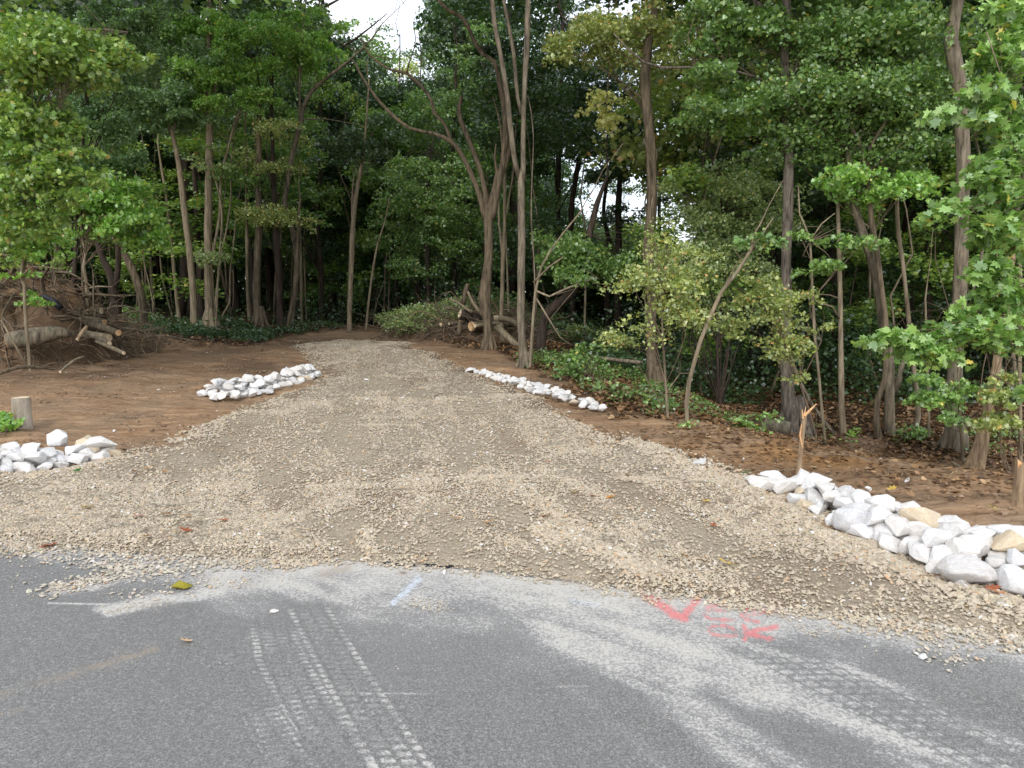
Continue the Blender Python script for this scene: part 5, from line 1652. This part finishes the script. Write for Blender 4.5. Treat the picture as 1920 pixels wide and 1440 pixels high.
# ------------------------------------------------------------------ single things on the ground
def flat_leaf(px_, py_, s, col, label, on_road=False, group=None):
    q_ = np.array([*flat(px_, py_), .012]) if on_road else hit(px_, py_)
    q_ = q_ + np.array([0, 0, .0 if on_road else .055])
    sh = MAPLE - np.array([0, .45])
    a = random.uniform(0, 6.28)
    ca, sa = math.cos(a), math.sin(a)
    tx, ty = random.uniform(-.35, .35), random.uniform(-.5, .1)
    V = [[s * (x * ca - y * sa), s * (x * sa + y * ca), 0] for x, y in sh]
    V = [[x, y, x * tx + y * ty + .35 / s * (x * x + y * y)] for x, y, z in V]
    zm = min(v[2] for v in V)
    V = [[x, y, z - zm] for x, y, z in V]
    V.append([0, 0, -zm + .004])
    n = len(sh)
    mb = MB()
    mb.add(V, [(i, (i + 1) % n, n) for i in range(n)])
    C = np.array(col)[None] * (0.8 + .4 * rng.random((len(V), 1)))
    o = link('fallen_leaf', mb.mesh('fallen_leaf', M['litter'], False, col=C), loc=tuple(q_))
    return tag(o, label, 'leaf', group)
OR, RD, YL, GR = (0.52, 0.25, 0.07), (0.36, 0.11, 0.05), (0.62, 0.42, 0.09), (0.10, 0.34, 0.10)
for (x, y, s, c) in [(165, 966, .07, YL), (313, 980, .055, OR), (262, 982, .06, RD), (352, 983, .07, OR), (421, 990, .06, RD), (350, 1010, .07, RD), (275, 1023, .06, OR), (277, 890, .07, OR), (252, 896, .05, RD), (310, 895, .05, OR),
                     (1078, 937, .05, YL), (1145, 947, .07, OR), (1110, 944, .05, RD), (1025, 983, .07, OR), (917, 995, .06, OR), (1028, 877, .045, RD), (1178, 904, .055, OR), (942, 822, .05, OR), (855, 987, .05, OR),
                     (1338, 1000, .05, RD), (1362, 1075, .08, YL), (1285, 1062, .045, OR), (1323, 953, .05, YL), (743, 940, .045, OR), (1655, 1026, .05, RD)]:
    nm = {OR: 'orange', RD: 'red-brown', YL: 'yellow'}[c]
    flat_leaf(x, y, s, c, nm + ' autumn leaf lying on the pale gravel of the drive', group=nm + ' leaves on the gravel')
flat_leaf(147, 896, .06, GR, 'green leaf lying on the gravel near the left riprap')
flat_leaf(1397, 901, .07, (0.30, 0.42, 0.22), 'pale green leaf on the gravel edge near the broken stake')
flat_leaf(795, 1048, .075, (0.42, .14, .04), 'orange-brown leaf lying right on the line between gravel and asphalt', True)
flat_leaf(755, 1077, .045, OR, 'small orange leaf on the dusty asphalt above the blue-white mark', True)
flat_leaf(990, 1073, .05, RD, 'reddish leaf tip caught at the gravel edge near the middle', True)
flat_leaf(90, 1030, .09, (0.40, .10, .05), 'red-brown leaf in the white dust at the far left road edge', True)
flat_leaf(1670, 930, .07, YL, 'yellow leaf on the brown soil behind the right riprap')
flat_leaf(1862, 968, .06, (0.62, .60, .10), 'lime yellow leaf on the soil near the right edge')
flat_leaf(1868, 1130, .07, (0.45, .2, .09), 'brown curled leaf at the foot of the right riprap')
flat_leaf(1860, 1124, .06, RD, 'dark red leaf at the foot of the right riprap')
flat_leaf(350, 1207, .045, (0.62, .42, .25), 'small tan leaf alone on the dark asphalt at the left', True)
# the mottled green-yellow walnut-like lump on the asphalt
p = flat(341, 1106)
m_, nt, b_ = nodes('mottled_husk')
nt.links.new(ramp(nt, noise(nt, 60, 4, .7), [(.38, (.04, .05, .01)), (.5, (.30, .28, .03)), (.66, (.45, .30, .05))]), b_.inputs['Base Color'])
o = put_rock(ROCKS[6].copy(), (p[0], p[1], .025), .09, (1.3, .8, .65), (0, 0, .1))
o.name = 'fallen_fruit'
o.data.materials[0] = m_
tag(o, 'mottled yellow-green fruit husk lying on the dusty asphalt at the left', 'fruit husk')

# ------------------------------------------------------------------ logs and brush heaps
def log(pts, D0, D1, label, mat='bark_grey', cut='cut', ends=(1, 1), name='log', group=None, up=0.0):
    """pts px polyline (x, y, width) between distances D0 and D1"""
    n = len(pts)
    W = []
    for i, s in enumerate(pts):
        Dy = D0 + (D1 - D0) * i / (n - 1)
        p_ = at(s[0], s[1], Dy)
        W.append([*p_, s[2] * .5 / F * Dy])
    base = np.array(W[0][:3])
    t = thing(name, label, 'log', tuple(base), group)
    mb = MB()
    tube(mb, W, 12, .12, .07, True, seed=int(pts[0][0]))
    link('bark', mb.mesh('bark', M[mat], True, off=base), t)
    for e, (i, j) in enumerate(((0, 1), (n - 1, n - 2))):
        if not ends[e]:
            continue
        a = np.array(W[i])
        d = a[:3] - np.array(W[j])[:3]
        d /= np.linalg.norm(d)
        mb = MB()
        tube(mb, [[*(a[:3] - d * .01), a[3] * .96], [*(a[:3] + d * .006), a[3] * .93]], 14, .5, .02, True)
        link('cut_end', mb.mesh('cut_end', M[cut], False, off=base), t)
    return t
# log heap at the left
log([(205, 593 + 40, 15), (140, 625, 14), (90, 628, 14)], 14.2, 14.6, 'pale sawn log on top of the left log heap, its round end facing right', 'bark_tan', 'pale_cut', (1, 0))
log([(222, 624, 12), (185, 612, 13), (140, 604, 12)], 14.0, 14.8, 'short log with a bright orange cut end pointing right beside the left heap', 'bark_brown', 'cut', (1, 0))
log([(196, 605, 13), (150, 598, 14), (100, 600, 12)], 14.9, 15.1, 'mossy dark log second from the top of the left log heap', 'bark_grey', 'cut', (1, 0))
log([(190, 583, 12), (150, 579, 12), (105, 580, 10)], 15.4, 15.6, 'brown log lying highest at the back of the left heap', 'bark_brown', 'pale_cut', (1, 0))
log([(205, 644, 9), (180, 632, 9), (150, 622, 8)], 13.8, 14.4, 'thin grey pole lying on the lower slope of the left heap', 'bark_grey', 'pale_cut', (1, 0))
log([(232, 662, 7), (205, 650, 7), (180, 640, 6)], 13.4, 13.9, 'thin split pole nearest the clearing below the left heap', 'bark_tan', 'pale_cut', (1, 0))
log([(14, 640, 30), (50, 634, 34), (90, 626, 32), (120, 624, 20), (140, 627, 10)], 13.3, 13.7, 'thick broken old log with torn pale wood half buried in the root pile', 'bark_grey', 'splinter', (1, 0))
log([(80, 555, 9), (98, 563, 11), (114, 577, 11)], 14.2, 14.0, 'black plastic drain pipe end sticking out of the root pile', 'pipe', 'tar', (1, 1), name='drain_pipe')['category'] = 'pipe'
log([(145, 637, 6), (155, 622, 7), (163, 612, 6)], 13.2, 13.4, 'splintered pale forked branch standing against the left heap', 'bark_bare', 'pale_cut', (1, 0), name='branch')['category'] = 'branch'
log([(113, 697, 5), (126, 686, 5), (142, 674, 4), (158, 668, 3)], 12.35, 13.1, 'bare root stub leaning out of the soil below the root pile', 'bark_tan', 'pale_cut', (1, 0), name='root_stub')['category'] = 'root'
log([(0, 700, 7), (40, 688, 7), (90, 690, 5)], 11.6, 12.2, 'long thin root lying along the foot of the root pile', 'bark_brown', 'cut', (0, 0), name='root')['category'] = 'root'

# the mound of grubbed-up roots and soil
def mound(name, label, cat, px_, py_, rx, ry, hh, seed, mat='ground', lit_=.55):
    c = hit(px_, py_)
    n = 90
    th = np.linspace(0, 2 * math.pi, n, endpoint=False)
    rr = np.linspace(0, 1, 44)
    X = c[0] + rx * rr[:, None] * np.cos(th)[None] * (1 + .25 * (fbm(np.cos(th) * 2 + 5, np.sin(th) * 2 + 5, 3, seed)[None] - .5))
    Y = c[1] + ry * rr[:, None] * np.sin(th)[None]
    prof = (1 - rr[:, None] ** 2) ** .75
    Z = height(X, Y) - .08 + hh * prof * (.55 + .9 * fbm(X * 1.3, Y * 1.3, 3, seed + 1)) + prof * (fbm(X * 5, Y * 5, 4, seed + 2) - .5) * .5 * hh
    X = np.concatenate([X, X[:, :1]], 1); Y = np.concatenate([Y, Y[:, :1]], 1); Z = np.concatenate([Z, Z[:, :1]], 1)
    t = thing(name, label, cat, tuple(c))
    me = grid_mesh('soil', X, Y, Z, M[mat], fattr={'litter': np.full(X.shape, lit_), 'ochre': np.zeros(X.shape), 'damp': .55 * (fbm(X * 2, Y * 2, 3, seed + 5) > .5)})
    me.transform(__import__('mathutils').Matrix.Translation((-c[0], -c[1], -c[2])))
    link('soil', me, t)
    def surf(x, y):
        r_ = min(1, math.hypot((x - c[0]) / rx, (y - c[1]) / ry))
        return hgt(x, y) - .08 + hh * (1 - r_ * r_) ** .75 * (.55 + .9 * float(fbm(np.array([x * 1.3]), np.array([y * 1.3]), 3, seed + 1)[0]))
    return t, c, surf
def snarl(t, c, surf, rx, ry, n, L0, L1, rad, mat, seed, name='roots', lift=.25):
    r = random.Random(seed)
    mb = MB()
    for i in range(n):
        a, q_ = r.uniform(0, 6.28), math.sqrt(r.random())
        x, y = c[0] + rx * q_ * math.cos(a), c[1] + ry * q_ * math.sin(a)
        z = surf(x, y) + r.uniform(-.03, .12)
        L = r.uniform(L0, L1)
        v = np.array([r.gauss(0, 1), r.gauss(0, .8), r.uniform(-.1, .8)])
        v /= np.linalg.norm(v)
        P = []
        p_ = np.array([x, y, z])
        w = rad * r.uniform(.4, 1.3)
        for k in range(5):
            P.append([*p_, max(.0025, w * (1 - .2 * k))])
            v = v + np.array([r.gauss(0, .4), r.gauss(0, .4), r.gauss(-.22, .3)])
            v /= np.linalg.norm(v)
            p_ = p_ + v * L / 4
            p_[2] = max(p_[2], surf(p_[0], p_[1]) + .005)
        tube(mb, P, 4, .15, .08, False)
    me = mb.mesh(name, M[mat], True, off=c)
    return link(name, me, t)
t, c, sf = mound('root_pile', 'big heap of torn-up roots and brown soil at the left edge of the clearing', 'root pile', 0, 662, 2.5, 1.9, 1.5, 200)
snarl(t, c, sf, 2.9, 2.2, 1000, .3, 1.1, .014, 'twig', 1)
snarl(t, c, sf, 2.9, 2.2, 330, .3, .9, .010, 'bark_bare', 2, 'broken_roots')
snarl(t, c, sf, 2.0, 1.3, 60, .8, 1.8, .035, 'bark_brown', 3, 'thick_roots')
t, c, sf = mound('brush_heap', 'low heap of sticks, bark and soil under the left logs', 'brush heap', 165, 655, 1.35, 1.4, .5, 210)
snarl(t, c, sf, 1.6, 1.8, 420, .3, 1.2, .012, 'twig', 4, 'sticks')
snarl(t, c, sf, 1.3, 1.2, 60, .3, .9, .014, 'bark_bare', 5, 'split_wood')
snarl(t, c, sf, 1.2, 1.1, 26, .6, 1.6, .04, 'bark_grey', 6, 'poles')

# centre heap behind the knotted tree
t, c, sf = mound('log_heap', 'brown heap of branches and soil behind the knotted tree', 'brush heap', 885, 632, 2.2, 1.2, .6, 220)
snarl(t, c, sf, 2.6, 1.5, 800, .4, 1.6, .016, 'twig', 7, 'sticks')
snarl(t, c, sf, 2.0, 1.0, 40, .5, 1.6, .022, 'bark_bare', 8, 'split_wood')
DC = c[1]
log([(862, 588, 17), (885, 594, 18), (910, 602, 18), (960, 606, 14), (1000, 622, 12)], DC - .9, DC - .4, 'dark ribbed log with a bright cut end on top of the central heap', 'bark_dark', 'pale_cut', (1, 0))
log([(884, 612, 19), (915, 610, 19), (950, 612, 16)], DC - 1.2, DC - .3, 'log with a hollow red-brown cut end facing the drive in the central heap', 'bark_brown', 'cut', (1, 0))
log([(891, 611, 7), (930, 606, 7), (960, 608, 6)], DC - 1.4, DC - .6, 'small round log end just above the hollow log', 'bark_tan', 'pale_cut', (1, 0))
log([(842, 607, 6), (870, 604, 6), (900, 600, 6)], DC - 1.0, DC - .5, 'thin sawn branch at the left side of the central heap', 'bark_grey', 'pale_cut', (1, 0))
log([(826, 609, 8), (850, 612, 8), (880, 614, 7)], DC - 1.0, DC - .5, 'short pale-ended log lowest at the left of the central heap', 'bark_brown', 'pale_cut', (1, 0))
log([(926, 597, 11), (945, 597, 11), (962, 603, 12), (985, 618, 12)], DC - 1.5, DC - 1.2, 'smooth curved tan limb between the knotted tree and its neighbour', 'bark_tan', 'cut', (0, 0))
log([(930, 612, 13), (950, 630, 13), (972, 650, 12), (1000, 668, 10)], DC - 2.5, DC - 2.8, 'smooth limb sloping down to the right between the two central trunks', 'bark_tan', 'cut', (0, 0))
log([(868, 572, 9), (872, 548, 9), (877, 533, 8)], DC - .6, DC - .6, 'upright broken post rising from the central heap', 'bark_brown', 'cut', (0, 1), name='post')['category'] = 'post'
log([(859, 629, 10), (862, 612, 9), (864, 603, 8)], DC - 1.6, DC - 1.5, 'short upright stub in front of the central heap', 'bark_brown', 'cut', (0, 1), name='stub')['category'] = 'stub'
log([(844, 560, 4), (862, 570, 5), (885, 586, 6)], DC - 1.1, DC - 1.0, 'bare branch tip pointing up left from the central heap', 'bark_tan', 'cut', (0, 0), name='branch')['category'] = 'branch'
log([(877, 546, 4), (886, 566, 6), (905, 592, 7)], DC - 1.2, DC - 1.1, 'bare branch rising steeply behind the knotted tree', 'bark_tan', 'cut', (0, 0), name='branch')['category'] = 'branch'
log([(835, 577, 5), (855, 580, 6), (872, 586, 6)], DC - .9, DC - .8, 'dark branch lying flat across the top of the central heap', 'bark_brown', 'cut', (0, 0), name='branch')['category'] = 'branch'
log([(733, 618, 9), (760, 624, 12), (795, 631, 13)], 22.0, 21.0, 'lichen-white log lying alone on the soil bank at the head of the drive', 'bark_grey', 'pale_cut', (0, 1))
log([(1105, 668, 6), (1150, 674, 7), (1205, 680, 7)], 14.5, 14.0, 'grey fallen pole lying in the green plants right of the central trees', 'bark_grey', 'cut', (0, 0))
log([(1785, 866, 4), (1830, 892, 7), (1880, 905, 6)], 8.0, 7.6, 'long bent root on the soil beside the stripped leaning trunk', 'bark_brown', 'cut', (0, 0), name='branch')['category'] = 'branch'
log([(1430, 795, 26), (1455, 800, 34), (1480, 806, 30)], 11.4, 11.2, 'mossy old root mound lying left against the scaly tree foot', 'bark_grey', 'bark_dark', (0, 0), name='old_log')

# shrubs that can be told apart
def shrub(px_, py_, label, clumps_, pal, leaf, seed, shape=KITE, cover=.9, cat='shrub', name='shrub', D=None):
    b0_ = hit(px_, py_)
    t = thing(name, label, cat, tuple(b0_))
    gg = np.random.default_rng(seed)
    cl = [pxclump(c_[0], c_[1], c_[2], c_[3], b0_[1] + (c_[5] if len(c_) > 5 else 0), c_[4], pr=min(.4, max(.12, .5 * c_[2] * b0_[1] / F))) for c_ in clumps_]
    P, cents = plates(cl, leaf, gg, cover)
    link('foliage', leaf_mesh('foliage', P, leaf, pal, shape, .6, seed, off=b0_), t)
    mb = MB()
    for pc, rad in cents:
        s_ = b0_ + gg.normal(0, .12, 3) * [1, 1, 0]
        mid = (s_ + pc) / 2 + gg.normal(0, .06, 3)
        tube(mb, [[*s_, .007], [*mid, .005], [*pc, .003]], 4, .3, .02, False)
    link('stems', mb.mesh('stems', M['twig'], True, off=b0_), t)
    return t
shrub(262, 604, 'round green bush right of the left log heap', [(262, 590, 40, 12, 16), (235, 598, 22, 8, 6), (285, 598, 20, 8, 6)], 'green', .075, 301)
shrub(800, 612, 'grey-green heap of cut leafy branches left of the central heap', [(800, 592, 70, 18, 30, -1), (770, 604, 40, 10, 12, -1.5), (740, 606, 30, 7, 8), (830, 575, 40, 14, 12), (850, 565, 40, 12, 8)], 'grey', .055, 302, name='cut_brush', cat='cut branches', cover=.8)
shrub(930, 610, 'grey-green cut foliage seen between the central trunks', [(940, 575, 40, 16, 12), (1000, 590, 40, 16, 8), (890, 560, 30, 14, 8)], 'grey', .055, 303, name='cut_brush', cat='cut branches', cover=.8)
shrub(1085, 712, 'bright leafy bush at the shady ditch right of the central trees', [(1085, 680, 36, 20, 14), (1070, 700, 26, 12, 6), (1100, 655, 30, 16, 6)], 'green', .07, 304, cover=.8)
shrub(1130, 660, 'bluish-leaved bush behind the bright one', [(1110, 625, 44, 20, 10), (1150, 640, 40, 20, 8), (1060, 620, 30, 16, 5)], 'grey', .06, 305, cover=.7)
shrub(1408, 806, 'fresh fern-like green weed left of the scaly tree foot', [(1400, 790, 18, 10, 7), (1418, 800, 16, 6, 4), (1444, 778, 10, 7, 2)], 'near', .05, 306, cover=.7)
shrub(8, 812, 'leafy green weed clump cut by the left edge beside the stump', [(2, 785, 14, 14, 7), (14, 796, 12, 10, 5), (-20, 790, 20, 18, 6)], 'bright', .06, 307)
shrub(1716, 826, 'low green seedling at the foot of the wavy trunk', [(1718, 812, 12, 7, 3), (1726, 806, 8, 5, 2)], 'near', .05, 308, cover=.7)
shrub(1292, 803, 'tiny green seedling at the foot of the bent pole', [(1293, 797, 6, 4, 2)], 'near', .04, 309, cover=.7)
shrub(1605, 832, 'green seedling between the smooth and the twisted trunk', [(1603, 812, 10, 8, 3), (1590, 826, 10, 4, 2)], 'bright', .05, 310, cover=.7)
# dry grass at the stump
mb = MB()
c = hit(43, 805)
r = random.Random(4)
for i in range(16):
    x, y = c[0] + r.uniform(-.15, .25), c[1] - .17 + r.uniform(-.06, .05)
    z = hgt(x, y)
    h_ = r.uniform(.12, .42)
    dx, dy = r.gauss(.03, .09), r.gauss(0, .05)
    tube(mb, [[x, y, z, .003], [x + dx * .5, y + dy * .5, z + h_ * .6, .0025], [x + dx * 1.4, y + dy, z + h_, .001]], 3, .1, 0, False)
tag(link('dry_grass', mb.mesh('dry_grass', M['bark_bare'])), kind='stuff')
# pale hanging vine with drooping leaves between the central and the vine-wrapped tree
D = 18.0
top_ = at(1140, -20, D)
t = thing('hanging_vine', 'pale-leaved vine hanging from the canopy left of the vine-wrapped tree', 'vine', tuple(top_))
mb = MB()
tube(mb, stem_world([(1142, -20, 3), (1141, 60, 3), (1142, 140, 3), (1137, 190, 2), (1134, 250, 2)], D), 4, .3, .02, False)
link('stem', mb.mesh('stem', M['bark_tan'], True, off=top_), t)
P, c_ = plates([pxclump(1125, 190, 30, 26, D, 8, .3), pxclump(1140, 215, 26, 26, D, 6, .3), pxclump(1134, 240, 12, 20, D, 4, .2)], .10, np.random.default_rng(5), .75)
link('foliage', leaf_mesh('foliage', P, .10, 'pale', KITE, .05, 5, off=top_), t)
